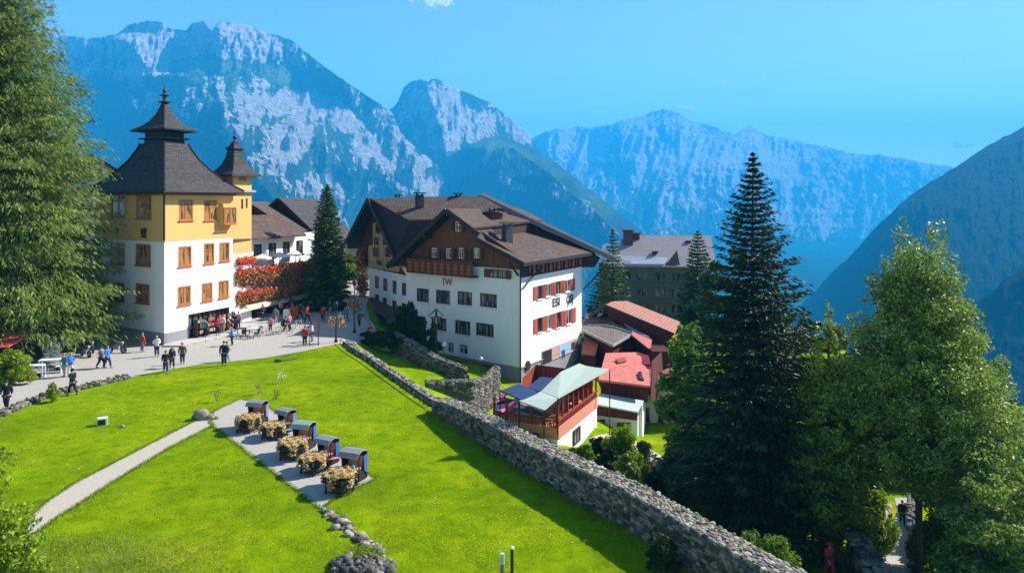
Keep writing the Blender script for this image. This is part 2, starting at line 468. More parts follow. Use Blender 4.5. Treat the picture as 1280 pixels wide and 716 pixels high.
def blobm(X, Y, cx, cy, rx, ry, ang=0):
    c, s = math.cos(ang), math.sin(ang); u = ((X-cx)*c+(Y-cy)*s)/rx; v = (-(X-cx)*s+(Y-cy)*c)/ry
    return np.clip(1.6-1.6*np.sqrt(u*u+v*v), 0, 1)
def cover1(X, Y, T, st, sd):
    r = .25+.55*(fbm(X*.03, Y*.012, 4, sd+40)-.5)*2
    for a in ((215,60,70,36,0),(300,55,75,28,.15),(90,70,45,60,0),(320,130,60,36,.1),(380,125,70,26,.25),(440,150,45,30,.5),
              (350,180,45,50,.4),(240,130,22,45,0),(470,180,45,40,.6),(522,225,26,40,.2),(400,240,60,35,.5),(330,30,60,12,.2)):
        r = np.maximum(r, blobm(X, Y, *a)*.62+.1*fbm(X*.05, Y*.05, 3, sd))
    wx = X+10*fbm(X*.03, Y*.03, 3, 8); st_ = ridged(wx*.11, Y*.028, 5, sd+77, .6)-.55; pt = fbm(X*.06, Y*.06, 5, sd+5, .65)-.5
    r = r+st_*1.5+pt*1.3-.34*sstep(T, .22, .5)-.55*sstep(-(X-(255+.30*(Y-110))), -14, 14)*sstep(Y, 96, 116)-.5*blobm(X, Y, 500, 275, 45, 50)+.6*blobm(X, Y, 190, 58, 62, 38)+.5*blobm(X, Y, 300, 52, 75, 30, .15)
    gm = 0
    for a in ((255,82,70,14,.06),(370,98,60,17,.22),(225,105,34,9,-.2),(405,80,30,22,.9)): 
        gm = np.maximum(gm, blobm(X, Y, *a))
    r = r-1.3*gm
    g = np.clip(gm*1.2+.35*sstep(fbm(X*.02, Y*.02, 4, sd+7), .45, .65), 0, 1)
    return r, g
ROCK1 = rock_material('alpine_rock', (.34, .32, .31), (1.0, .97, .92), (.20, .33, .06), (.035, .085, .028))
mountain('mountain', 'broad grey limestone massif with cliffs rising behind the left hotel',
  [(-420,20),(-250,60),(-100,50),(0,35),(60,44),(100,47),(118,49),(145,43),(160,30),(185,25),(205,28),(214,37),(232,39),(240,29),(252,26),(264,38),(275,25),(300,30),(330,40),(352,47),(366,52),(380,62),(400,78),(425,98),(445,110),(470,127),(490,141),(500,165),(525,190),(545,203),(560,232),(600,300),(640,360),(700,420)],
  [(-420,520),(700,520)], [(0,4500),(.05,4440),(.16,4380),(.22,4180),(.30,4130),(.5,3800),(1,2500)], 860, 400, ROCK1,
  jag=2.6, relief=(80, 34), seed=3, xr=(-420, 660), cover=cover1, spurs=[
   [(60,262,10,60,0),(78,262,90,90,60),(100,264,150,130,330),(130,278,190,150,560),(170,300,220,170,800),(230,325,240,170,950),(300,372,260,150,950),(360,400,260,150,900)],
   [(40,165,20,60,0),(50,160,40,60,120),(95,190,50,60,140),(105,190,50,60,0)],
   [(25,268,26,90,0),(35,268,26,90,150),(80,275,30,90,150),(95,275,30,90,0)],
   [(130,480,40,70,0),(170,500,60,70,120),(210,512,90,60,420),(260,520,90,60,520),(330,540,100,60,560)],
   [(60,430,20,60,0),(85,432,50,60,180),(105,440,40,60,160),(125,450,40,60,0)],
   [(165,412,20,50,0),(180,408,28,40,130),(205,408,28,40,130),(225,408,20,50,0)]])
def cover2(X, Y, T, st, sd):
    r = .2+.5*(fbm(X*.03, Y*.015, 4, sd+40)-.5)*2
    for a in ((548,130,50,40,.2),(590,150,60,30,.5),(640,160,30,20,.6),(560,175,30,25,.3)): r = np.maximum(r, blobm(X, Y, *a)*.7)
    r = r+1.5*(ridged(X*.1, Y*.03, 5, sd+77, .6)-.55)+1.2*(fbm(X*.06, Y*.06, 5, sd+5, .65)-.5)
    g = .3*sstep(fbm(X*.02, Y*.02, 4, sd+7), .45, .65)
    return r, g
mountain('mountain', 'pointed rocky peak in the middle distance between the two hotels',
  [(380,230),(440,180),(470,155),(484,138),(496,130),(505,110),(514,102),(530,98),(545,98),(556,104),(575,113),(596,121),(612,128),(628,140),(645,152),(662,168),(675,190),(700,230),(760,330)],
  [(380,520),(760,520)], [(0,5600),(.3,5350),(1,3400)], 300, 220, ROCK1, jag=2.2, relief=(90,40), seed=11, cover=cover2, spurs=[
   [(95,530,20,60,0),(110,534,40,90,200),(150,545,60,110,420),(200,560,90,130,560),(260,580,110,140,700)]])
def cover2b(X, Y, T, st, sd):
    r = .05+.6*(fbm(X*.035, Y*.015, 4, sd+40)-.5)*2
    for a in ((725,262,28,22,.7),(700,240,30,14,.7),(760,290,26,14,.7),(640,230,30,12,.5)): r = np.maximum(r, blobm(X, Y, *a)*.55)
    g = np.clip(.9*blobm(X, Y, 625, 185, 60, 16, .35)+.4*sstep(fbm(X*.02, Y*.02, 4, sd+7), .42, .6), 0, 1)
    return r, g
mountain('mountain', 'green wooded shoulder sloping down behind the middle hotel',
  [(500,260),(540,215),(560,196),(585,182),(605,173),(620,170),(640,174),(665,186),(690,200),(720,222),(745,243),(770,262),(800,288),(840,322),(880,352),(930,390)],
  [(500,520),(930,520)], [(0,4700),(.2,4500),(1,3000)], 300, 200, ROCK1, jag=1.6, relief=(80,34), seed=21, cover=cover2b, spurs=[
   [(170,628,10,60,0),(185,640,90,70,330),(220,690,180,80,640),(260,735,240,90,800),(300,780,260,100,900)]])
def cover3(X, Y, T, st, sd):
    r = .62+.5*(fbm(X*.03, Y*.02, 4, sd+40)-.5)*2-1.1*sstep(T, .35, .8)
    return r, .3+0*X
ROCK3 = rock_material('far_rock', (.30, .29, .29), (1.0, .97, .94), (.08, .13, .05), (.015, .045, .03))
mountain('mountain', 'long pale hazy mountain range closing the far end of the valley',
  [(560,230),(620,190),(662,172),(680,165),(700,161),(722,158),(742,158),(762,156),(785,150),(805,143),(830,137),(845,140),(862,151),(880,156),(900,161),(918,168),(930,161),(940,159),(955,166),(975,171),(1000,178),(1025,183),(1060,190),(1090,193),(1120,197),(1150,203),(1180,208),(1230,216),(1300,230),(1400,240)],
  [(560,420),(1400,420)], [(0,9300),(.4,8300),(1,6800)], 560, 200, ROCK3, jag=3.2, relief=(210,90), seed=31, cover=cover3, spurs=[
   [(150,925,20,90,0),(175,915,60,150,500),(210,890,90,190,900),(260,860,110,200,1100),(330,840,130,220,1200)],
   [(145,800,60,60,0),(170,790,60,110,300),(240,770,80,120,500),(330,760,80,120,500)],
   [(150,700,60,60,0),(190,690,60,80,300),(300,700,80,120,500)]])
def cover4(X, Y, T, st, sd):
    return -.7+.4*(fbm(X*.03, Y*.02, 4, sd+40)-.5)*2, .1+0*X
FOR4 = rock_material('forest_slope', (.16, .16, .15), (.3, .29, .27), (.012, .05, .02), (.002, .020, .012))  # forest tones darkened: the slope's own shade is put into the colour
mountain('mountain', 'steep dark forested mountainside filling the right edge of the valley',
  [(940,440),(980,405),(1010,372),(1035,345),(1060,322),(1085,294),(1110,268),(1135,246),(1160,229),(1185,213),(1210,199),(1235,183),(1255,171),(1280,159),(1340,130),(1420,100),(1600,60)],
  [(940,470),(1000,500),(1600,620)], [(0,2700),(1,1500)], 420, 240, FOR4, jag=2.4, relief=(40,22), seed=41, cover=cover4, spurs=[
   [(150,1330,10,60,0),(200,1215,60,260,150),(260,1165,90,330,330),(330,1130,110,360,420),(400,1100,120,380,460)]])
mountain('mountain', 'lower wooded spur at the right edge below the dark mountainside',
  [(1130,480),(1165,440),(1200,402),(1230,372),(1255,350),(1280,335),(1320,318),(1400,300),(1600,280)],
  [(1130,560),(1600,640)], [(0,1250),(1,900)], 200, 120, FOR4, jag=2.4, relief=(12,6), seed=51, cover=cover4)

# ================================================================ haze (air)
hz = MB().box((0, 5550, 345), (16200, 12200, 1640)).build('haze', [])
hz.data.materials.clear()
hm = bpy.data.materials.new('valley_air'); hm.use_nodes = True; nt = hm.node_tree
nt.nodes.remove(nt.nodes['Principled BSDF'])
pv = nt.nodes.new('ShaderNodeVolumePrincipled'); pv.inputs['Color'].default_value = HAZE_COL
pv.inputs['Absorption Color'].default_value = HAZE_A; pv.inputs['Density'].default_value = HAZE_D; pv.inputs['Anisotropy'].default_value = 0.0
lk(nt, pv, 0, nt.nodes['Material Output'], 'Volume')
hz.data.materials.append(hm); tag(hz, 'blue summer air thickening between the village and the mountains', 'haze', kind='stuff')
# ================================================================ building materials
def tile_mat(name, a, b_, c, rw=.42, rh=.28, rough=.85):
    m, nt, b = new_mat(name)
    uv = nt.nodes.new('ShaderNodeUVMap'); uv.uv_map = 'UVMap'
    br = nt.nodes.new('ShaderNodeTexBrick'); br.offset = .5; br.squash = 1
    br.inputs['Scale'].default_value = 1; br.inputs['Brick Width'].default_value = rw; br.inputs['Row Height'].default_value = rh
    br.inputs['Mortar Size'].default_value = .035; br.inputs['Mortar Smooth'].default_value = .3; br.inputs['Bias'].default_value = 0
    br.inputs['Color1'].default_value = (*a, 1); br.inputs['Color2'].default_value = (*b_, 1); br.inputs['Mortar'].default_value = (*[k*.35 for k in a], 1)
    lk(nt, uv, 0, br, 'Vector')
    mp = coords(nt); n = noise(nt, mp, .8, 5, .65); n2 = noise(nt, mp, 7, 3)
    r = ramp(nt, [(.35, (0,0,0)), (.65, (1,1,1))]); lk(nt, n, 'Fac', r, 'Fac')
    mx = mixc(nt, br.outputs[0], c, r, 0)
    mx2 = mixc(nt, br.outputs[0], mx.outputs[2], fac=.45)
    nt.links.new(mx2.outputs[2], b.inputs['Base Color']); b.inputs['Roughness'].default_value = rough
    b.inputs['Specular IOR Level'].default_value = .25
    # each course laps over the next: sawtooth height along the slope
    sp = nt.nodes.new('ShaderNodeSeparateXYZ'); lk(nt, uv, 0, sp, 0)
    dv = nt.nodes.new('ShaderNodeMath'); dv.operation = 'DIVIDE'; nt.links.new(sp.outputs[1], dv.inputs[0]); dv.inputs[1].default_value = rh
    fr = nt.nodes.new('ShaderNodeMath'); fr.operation = 'FRACT'; nt.links.new(dv.outputs[0], fr.inputs[0])
    ml = nt.nodes.new('ShaderNodeMath'); ml.operation = 'MULTIPLY_ADD'; nt.links.new(fr.outputs[0], ml.inputs[0]); ml.inputs[1].default_value = -1
    nt.links.new(n2.outputs['Fac'], ml.inputs[2])
    bump(nt, ml, 0, b, .7, .06)
    return m
def plaster(name, col, dirt=(.45,.42,.38), amt=.25, rough=.9):
    m, nt, b = new_mat(name)
    mp = coords(nt, 'Object', (1, 1, .35)); n = noise(nt, mp, .9, 6, .62); mp2 = coords(nt); n2 = noise(nt, mp2, 18, 3)
    r = ramp(nt, [(.5, (0,0,0)), (.85, (amt,)*3)]); lk(nt, n, 'Fac', r, 'Fac')
    mx = mixc(nt, col, dirt, r, 0); nt.links.new(mx.outputs[2], b.inputs['Base Color'])
    b.inputs['Roughness'].default_value = rough; b.inputs['Specular IOR Level'].default_value = .2
    bump(nt, n2, 'Fac', b, .25, .02); return m
def planks(name, col, w=.18, vertical=True, rough=.75):
    m, nt, b = new_mat(name)
    uv = nt.nodes.new('ShaderNodeUVMap'); uv.uv_map = 'UVMap'
    br = nt.nodes.new('ShaderNodeTexBrick'); br.offset = .37
    mp = nt.nodes.new('ShaderNodeMapping'); lk(nt, uv, 0, mp, 'Vector')
    if vertical: mp.inputs['Rotation'].default_value = (0, 0, math.pi/2)
    lk(nt, mp, 0, br, 'Vector')
    br.inputs['Scale'].default_value = 1; br.inputs['Brick Width'].default_value = 2.6; br.inputs['Row Height'].default_value = w
    br.inputs['Mortar Size'].default_value = .012
    br.inputs['Color1'].default_value = (*[k*.75 for k in col], 1); br.inputs['Color2'].default_value = (*[k*1.25 for k in col], 1)
    br.inputs['Mortar'].default_value = (*[k*.2 for k in col], 1)
    mo = coords(nt, 'Object', (3, 3, .5)); n = noise(nt, mo, 4, 5, .6)
    r = ramp(nt, [(.3, (.7,.7,.7)), (.7, (1.15,1.15,1.15))]); lk(nt, n, 'Fac', r, 'Fac')
    mu = mixc(nt, br.outputs[0], r.outputs[0], fac=1, mode='MULTIPLY')
    nt.links.new(mu.outputs[2], b.inputs['Base Color']); b.inputs['Roughness'].default_value = rough
    b.inputs['Specular IOR Level'].default_value = .25
    bump(nt, br, 'Fac', b, -.5, .02); return m
def pane_mat(name, dark, cur, amt=.5):
    """dark glass with pale curtains seen in it, vertical folds"""
    m, nt, b = new_mat(name)
    mp = coords(nt, 'Object', (2.6, 2.6, .5)); n = noise(nt, mp, 1.3, 2, .5)
    r = ramp(nt, [(amt-.04, dark), (amt+.06, cur)]); lk(nt, n, 'Fac', r, 'Fac')
    nt.links.new(r.outputs[0], b.inputs['Base Color']); b.inputs['Roughness'].default_value = .08
    b.inputs['Specular IOR Level'].default_value = .6; return m
WHITE = plaster('white_render', (.82,.81,.79), amt=.3); YEL = plaster('ochre_render', (.74,.42,.14), (.5,.34,.18), .3); CREAM = plaster('cream_render', (.62,.55,.42))
GREYP = plaster('grey_plinth', (.27,.28,.28), (.15,.15,.15), .5)
SLATE = tile_mat('slate_shingles', (.055,.048,.048), (.10,.088,.085), (.035,.032,.032), .3, .3)
BROWNT = tile_mat('brown_tiles', (.10,.062,.048), (.165,.108,.082), (.06,.042,.035), .4, .42)
REDT = tile_mat('red_tiles', (.42,.17,.12), (.52,.24,.17), (.3,.15,.11), .4, .4)
REDM = simple('red_sheet_metal', (.60,.17,.12), .6, .28, 1.6)
GREYT = tile_mat('grey_tiles', (.26,.24,.24), (.34,.31,.30), (.2,.19,.19), .4, .35)
DWOOD = planks('dark_wood', (.06,.032,.022)); BWOOD = planks('brown_wood', (.17,.062,.028)); CWOOD = planks('pale_wood', (.48,.34,.17), .25)
OWOOD = simple('orange_wood', (.45,.15,.035), .5, .2, 5); DFR = simple('dark_frame', (.05,.03,.022), .5, .2, 5)
BLACK = simple('black_trim', (.018,.017,.018), .6, .1); FINIAL = simple('finial_copper', (.05,.045,.05), .45, .2)
SHUT = simple('red_shutter', (.5,.085,.045), .6, .15, 6); PGLASS = pane_mat('window_glass', (.02,.024,.028), (.20,.19,.17), .52)
OGLASS = pane_mat('window_glass_warm', (.09,.04,.015), (.36,.20,.08), .42); WFR = simple('white_frame', (.7,.7,.68), .5, .05)
STONEG = simple('stone_trim', (.38,.36,.33), .85, .2, 4)

class Wall:
    """a vertical wall plane from P0 to P1 (plan), facing away from the point 'inside'"""
    def __init__(s, P0, P1, inside):
        s.P0 = Vector((P0[0], P0[1], 0)); d = Vector((P1[0]-P0[0], P1[1]-P0[1], 0)); s.L = d.length; s.e = d/s.L
        s.n = Vector((s.e.y, -s.e.x, 0))
        if s.n.dot(Vector((inside[0], inside[1], 0))-s.P0) > 0: s.n = -s.n
    def sz(s, px, py):
        a = (px-CX)/F      # P0 + k e = t (a, 1)
        det = s.e.x*(-1)-(-a)*s.e.y
        # k*ex - t*a = -P0x ; k*ey - t = -P0y
        k = ((-s.P0.x)*(-1)-(-a)*(-s.P0.y))/det
        t = (s.e.x*(-s.P0.y)-s.e.y*(-s.P0.x))/det
        return k, CAMH-(py-HY)/F*t
    def rect(s, r):
        a = s.sz(r[0], r[1]); b = s.sz(r[2], r[3]); c = s.sz((r[0]+r[2])/2, (r[1]+r[3])/2)
        k0, k1 = sorted((a[0], b[0])); zt = s.sz((r[0]+r[2])/2, r[1])[1]; zb = s.sz((r[0]+r[2])/2, r[3])[1]
        return (k0, k1, zb, zt)
    def pt(s, k, z, d=0): v = s.P0+s.e*k+s.n*d; return Vector((v.x, v.y, z))
    def box(s, mb, k0, k1, z0, z1, d0, d1, mi=0):
        mb.add([s.pt(k, z, d) for z in (z0, z1) for d in (d0, d1) for k in (k0, k1)],
               [(0,2,3,1),(4,5,7,6),(0,1,5,4),(2,6,7,3),(0,4,6,2),(1,3,7,5)], mi)
    def face(s, mb, z0, z1, rects=(), depth=.2, k0=0, k1=None, d=0, mi=0):
        k1 = s.L if k1 is None else k1
        rects = [(max(a, k0), min(b, k1), max(c, z0), min(e, z1)) for a, b, c, e in rects if b > k0 and a < k1 and e > z0 and c < z1]
        ks = sorted({k0, k1, *[r[0] for r in rects], *[r[1] for r in rects]}); zs = sorted({z0, z1, *[r[2] for r in rects], *[r[3] for r in rects]})
        for a, b in zip(ks[:-1], ks[1:]):
            for c, e in zip(zs[:-1], zs[1:]):
                m = ((a+b)/2, (c+e)/2)
                if b-a < 1e-5 or e-c < 1e-5 or any(r[0] < m[0] < r[1] and r[2] < m[1] < r[3] for r in rects): continue
                mb.add([s.pt(a, c, d), s.pt(b, c, d), s.pt(b, e, d), s.pt(a, e, d)], [(0,1,2,3)], mi)
        for a, b, c, e in rects:
            q = [s.pt(a, c, d), s.pt(b, c, d), s.pt(b, e, d), s.pt(a, e, d)]; q2 = [p-s.n*depth for p in q]
            mb.add(q+q2, [(0,1,5,4),(1,2,6,5),(2,3,7,6),(3,0,4,7)], mi)
    def window(s, r, parent, frame, pane, name='window', mull=1, bars=1, sill=None, fw=.09, inset=.12, label=None, shutters=None, shc=None, proud=0.0):
        a, b, c, e = r; mb = MB(); o = -inset+proud
        f = fw
        s.box(mb, a, a+f, c, e, o, o+.09); s.box(mb, b-f, b, c, e, o, o+.09)
        s.box(mb, a+f, b-f, e-f, e, o, o+.09); s.box(mb, a+f, b-f, c, c+f, o, o+.09)
        for i in range(mull):
            k = a+(b-a)*(i+1)/(mull+1); s.box(mb, k-f*.45, k+f*.45, c+f, e-f, o+.01, o+.08)
        if bars:
            z = c+(e-c)*.66; s.box(mb, a+f, b-f, z-.025, z+.025, o+.02, o+.07)
        w = mb.build(name, frame, parent)
        if label: w['label'] = label
        p = MB(); s.box(p, a+f*.5, b-f*.5, c+f*.5, e-f*.5, o, o+.035); p.build('pane', pane, w)
        if sill:
            q = MB(); s.box(q, a-.08, b+.08, c-.09, c-.005, proud-.02, proud+.12); q.build('sill', sill, w)
        if shutters:
            for sg in shutters:
                q = MB(); W2 = (b-a)*.5 if shc is None else shc
                k0, k1 = (a-W2-.03, a-.03) if sg < 0 else (b+.03, b+W2+.03)
                s.box(q, k0, k1, c, e, proud+.02, proud+.07)
                n = max(3, int((e-c)/.16))
                for i in range(n):
                    z = c+(e-c)*(i+.5)/n; s.box(q, k0+.06, k1-.06, z-.03, z+.03, proud+.07, proud+.095)
                q.build('shutter', SHUT if shutters[sg] is None else shutters[sg], parent)
        return w
def walls_around(mb, pts, z0, z1, cen, skip=(), mi=0):
    for i in range(len(pts)):
        if i in skip: continue
        Wall(pts[i], pts[(i+1) % len(pts)], cen).face(mb, z0, z1, mi=mi)

def ring_roof(mb, base, cen, prof, mi=0):
    """base polygon scaled about cen: prof = [(scale, z)], straight-sided courses"""
    rings = [[Vector((cen[0]+(p[0]-cen[0])*s, cen[1]+(p[1]-cen[1])*s, z)) for p in base] for s, z in prof]
    n = len(base)
    for r0, r1 in zip(rings[:-1], rings[1:]):
        for k in range(n): mb.add([r0[k], r0[(k+1) % n], r1[(k+1) % n], r1[k]], [(0,1,2,3)], mi)
    return rings

# ================================================================ left hotel with the pagoda roof
K = (-31.1, 68.0); L = (-40.9, 74.5); R = (-28.0, 76.2); Q = (-37.8, 82.7)
cen = ((K[0]+L[0]+R[0]+Q[0])/4, (K[1]+L[1]+R[1]+Q[1])/4)
th = empty('hotel', (cen[0], cen[1], 0), label='white and ochre hotel with a flared dark pagoda roof and small turret', cat='hotel')
wl = Wall(L, K, cen); wr = Wall(K, R, cen)
lw = [(139,242,157,271),(170.5,243,189.7,273.5),(138,304,156,330),(169.5,305,188.7,332),(121.7,350.5,138.3,373.6),(143,353,155.5,376),(169.5,354.5,187,379)]
rw = [(223,249.4,241,275.5),(254.5,250.4,271,275.5),(222.8,307.7,239.5,332.4),(254.5,304,268,329),(274,303,287,326),(221.8,357.5,238.5,380.7),(252,353.5,265.6,375.6),(273,350.5,286,371.6)]
LR = [wl.rect(r) for r in lw]; RR = [wr.rect(r) for r in rw]
shop = wr.rect((236, 406, 286, 432)); shop = (shop[0], shop[1], .25, 2.35)
mb = MB(); wl.face(mb, 1.05, 9.25, LR); wr.face(mb, 1.05, 9.25, RR+[shop]); walls_around(mb, [K, R, Q, L], .0, 9.25, cen, skip=(0, 3))
mb.build('wall', WHITE, th)
mb = MB(); wl.face(mb, 9.25, 13.9, LR, d=.03); wr.face(mb, 9.25, 13.9, RR, d=.03); walls_around(mb, [K, R, Q, L], 9.25, 13.9, cen, skip=(0, 3))
mb.build('upper_wall', YEL, th)
mb = MB(); wl.box(mb, 0, wl.L+.06, -1.5, 1.05, -.2, .06); wr.box(mb, 0, shop[0], -1.5, 1.05, -.2, .06); wr.box(mb, shop[1], wr.L, -1.5, 1.05, -.2, .06)
mb.build('plinth', GREYP, th)
for i, r in enumerate(LR): wl.window(r, th, OWOOD, OGLASS, sill=OWOOD, mull=1, proud=.04, fw=.16)
for i, r in enumerate(RR): wr.window(r, th, OWOOD, OGLASS, sill=OWOOD, mull=1, proud=.04, fw=.16)
mb = MB(); wr.box(mb, shop[0], shop[1], shop[2], shop[3], -1.6, -1.5)
for i in range(5):
    k = shop[0]+(shop[1]-shop[0])*(i/4); wr.box(mb, k-.05, k+.05, shop[2], shop[3], -.12, .02)
mb.build('shopfront', DFR, th)
mb = MB(); wr.box(mb, shop[0]+.05, shop[1]-.05, shop[2], shop[3]-.05, -.5, -.45); mb.build('shop_window', PGLASS, th)
# painted crest on the shaded wall and a little bracket lamp
mb = MB(); rr = wl.rect((173, 284, 188, 299)); kc = (rr[0]+rr[1])/2; zc = (rr[2]+rr[3])/2
for (dk, dz, w, h) in ((-.32,.15,.3,.5),(-.05,-.02,.22,.75),(.25,.1,.25,.6),(.0,.38,.5,.14),(-.35,-.3,.34,.12),(.3,-.35,.22,.22),(.42,.3,.12,.3)):
    wl.box(mb, kc+dk-w/2, kc+dk+w/2, zc+dz-h/2, zc+dz+h/2, .03, .11)
mb.build('wall_crest', FINIAL, th)
mb = MB(); rr = wl.rect((145, 409, 152, 413)); wl.box(mb, *rr[:2], *rr[2:], .0, .08); mb.build('vent', DFR, th)
# downpipe at the corner, cornice
mb = MB(); c = Vector((K[0], K[1], 0))+(wl.n+wr.n).normalized()*.16
mb.tube([(c.x, c.y, 13.6), (c.x, c.y, 9.4)], .09); mb.build('downpipe', BLACK, th)
mb = MB(); 
for w in (wl, wr): w.box(mb, -.2, w.L+.2, 13.45, 13.8, -.1, .3)
mb.build('cornice', simple('cornice_wood', (.20,.09,.05)), th)
base = [(cen[0]+(p[0]-cen[0])*1.17, cen[1]+(p[1]-cen[1])*1.17) for p in (K, R, Q, L)]
mb = MB(); ring_roof(mb, base, cen, [(.84,13.55),(1.0,13.62),(1.0,13.85),(.80,14.65),(.60,15.75),(.44,16.9),(.335,18.0),(.30,18.55)])
mb.build('roof', SLATE, th)
mb = MB(); rg = ring_roof(mb, base, cen, [(.255,18.3),(.235,19.9)]); ring_roof(mb, base, cen, [(.25,18.95),(.33,18.95),(.33,19.06),(.25,19.14)])
mb.build('roof_lantern', BLACK, th)
mb = MB(); ring_roof(mb, base, cen, [(.2,19.75),(.43,19.72),(.43,19.85),(.30,20.25),(.19,20.8),(.11,21.5),(.062,22.2),(.045,22.5)])
mb.build('upper_roof', SLATE, th)
mb = MB(); mb.lathe((cen[0], cen[1], 0), [(.16,22.3),(.2,22.5),(.5,22.62),(.62,22.7),(.3,22.8),(.16,22.95),(.18,23.2),(.42,23.3),(.46,23.38),(.2,23.46),(.1,23.6),(.2,23.8),(.05,24.1),(.015,24.5)], 12)
mb.build('finial', FINIAL, th)
# hip ribs on the roof
for k in range(4):
    mb = MB(); pts = [Vector((cen[0]+(base[k][0]-cen[0])*s, cen[1]+(base[k][1]-cen[1])*s, z+.03)) for s, z in [(1.0,13.85),(.80,14.65),(.60,15.75),(.44,16.9),(.335,18.0),(.30,18.55)]]
    mb.tube(pts, .1, 6); mb.build('hip_ridge', BLACK, th)
mb = MB(); mb.tube([Vector((p[0], p[1], 13.72)) for p in (base[3], base[0], base[1])], .11, 8); mb.build('gutter', BLACK, th)
# turret
tk = Vector((-28.35, 77.3)); ue = Vector((-.83, .56)).normalized(); we = Vector((.37, .93)).normalized()
tp = [tk, tk+we*2.7, tk+we*2.7+ue*2.6, tk+ue*2.6]; tc = sum(tp, Vector((0, 0)))/4
mb = MB(); t1 = Wall(tp[0], tp[1], tc); t2 = Wall(tp[3], tp[0], tc)
sl = [t1.rect((301, 249, 304, 261)), t1.rect((307, 248, 309.5, 260))]
t1.face(mb, 7.5, 15.6, sl); t2.face(mb, 7.5, 15.6); walls_around(mb, tp, 7.5, 15.6, tc, skip=(0, 3)); mb.build('turret_wall', YEL, th)
mb = MB(); walls_around(mb, tp, 0, 7.5, tc); mb.build('turret_base', WHITE, th)
for r in sl: t1.window(r, th, DFR, PGLASS, mull=0, bars=0, fw=.05)
rr = t1.rect((299, 218, 308, 226)); mb = MB(); t1.box(mb, rr[0], rr[1], rr[2], rr[3], 0, .06); mb.build('turret_hatch', OWOOD, th)
mb = MB()
def scp(pts, c, s): return [(c[0]+(p[0]-c[0])*s, c[1]+(p[1]-c[1])*s) for p in pts]
ring_roof(mb, tp, tc, [(1.0,13.75),(1.28,13.8),(1.28,13.98),(1.0,14.05)]); mb.build('turret_cornice', STONEG, th)
mb = MB(); ring_roof(mb, tp, tc, [(.9,15.45),(1.62,15.42),(1.62,15.6),(1.2,16.0),(.8,16.65),(.52,17.5),(.42,18.2),(.55,18.25),(.55,18.4),(.35,18.6),(.22,18.9)]); mb.build('turret_roof', SLATE, th)
mb = MB(); mb.lathe((tc.x, tc.y, 0), [(.2,18.8),(.42,18.95),(.2,19.1),(.12,19.3),(.26,19.5),(.08,19.7),(.05,20.0),(.015,20.5)], 10); mb.build('turret_finial', FINIAL, th)
# oriel window box beside the turret
rr = wr.rect((273.5, 259, 289, 280)); mb = MB(); wr.box(mb, rr[0], rr[1], rr[2]-.1, rr[3]+.35, .03, .55); mb.build('oriel', YEL, th)
wr.window(rr, th, OWOOD, OGLASS, proud=.7, sill=OWOOD, fw=.14)

# ================================================================ gabled houses
def gable_house(name, label, cat, c, rz, w, l, z0, ze, zr, wallm, roofm, over=.7, gablem=None, wins=(), chim=(), group=None, ground=None):
    """ridge runs along local Y (length l), gable ends at +-l/2"""
    o = lempty(name, (c[0], c[1], z0), rz, label, cat, group)
    hw, hl, he, hr = w/2, l/2, ze-z0, zr-z0
    mb = MB(); mb.add([(-hw,-hl,-2),(hw,-hl,-2),(hw,hl,-2),(-hw,hl,-2),(-hw,-hl,he),(hw,-hl,he),(hw,hl,he),(-hw,hl,he)], [(0,1,5,4),(1,2,6,5),(2,3,7,6),(3,0,4,7)])
    mb.build('wall', wallm, o)
    for y, q in ((-hl, -.02), (hl, .02)): mb = MB(); mb.add([(-hw,y+q,he-.02),(hw,y+q,he-.02),(0,y+q,hr-.12)], [(0,1,2)]); mb.build('gable', gablem or wallm, o)
    sl = (hr-he)/hw; ey = he-over*sl
    mb = MB()
    for sg in (-1, 1):
        n = Vector((sg*(hr-he), 0, hw)).normalized()
        mb.slab([(sg*.0,-hl-over,hr),(sg*(hw+over),-hl-over,ey),(sg*(hw+over),hl+over,ey),(0,hl+over,hr)], n*.22)
    mb.build('roof', roofm, o)
    for y in (-hl-over-.05, hl+over+.05):
        mb = MB()
        for sg in (-1, 1): mb.bar((0,y,hr+.06),(sg*(hw+over),y,ey+.06), .1, .34)
        mb.build('bargeboard', DWOOD, o)
    for (x, y, s, h) in chim:
        mb = MB(); zz = hr-abs(x)*sl; mb.box((x, y, zz+h/2-.3), (s, s, h+.6)); mb.box((x, y, zz+h+.05), (s*1.3, s*1.3, .12)); mb.build('chimney', STONEG, o)
    for (side, k, z, ww, wh, fr, pn) in wins:      # side: 'f' front gable (-y), 'l' (-x), 'r' (+x)
        P0, P1 = {'f': ((-hw,-hl),(hw,-hl)), 'l': ((-hw,hl),(-hw,-hl)), 'r': ((hw,-hl),(hw,hl))}[side]
        wv = Wall(P0, P1, (0, 0)); kk = wv.L*k
        wv.window((kk-ww/2, kk+ww/2, z-wh/2, z+wh/2), o, fr, pn, proud=.16, sill=fr)
    return o
gable_house('alpine_house', 'dark grey slate roofed chalet rising behind the flower balconies', 'house', (-29.3, 104), 0, 10, 16, 1, 8.3, 13.1, DWOOD, SLATE, over=.9, wins=[('r', k, 5.5, 1, 1.2, WFR, PGLASS) for k in (.2,.4,.6,.8)])
gable_house('alpine_house', 'brown gabled house tucked between the turret and the flower balconies', 'house', (-31.2, 93), .03, 9.4, 6, 1, 9.6, 12.6, CREAM, BROWNT, over=.9, gablem=DWOOD)
gable_house('alpine_house', 'small grey hipped roof showing between the larch and the pagoda roof', 'house', (-51.5, 93), .5, 8, 8, 0, 15.6, 18.2, CREAM, GREYT, over=.7)
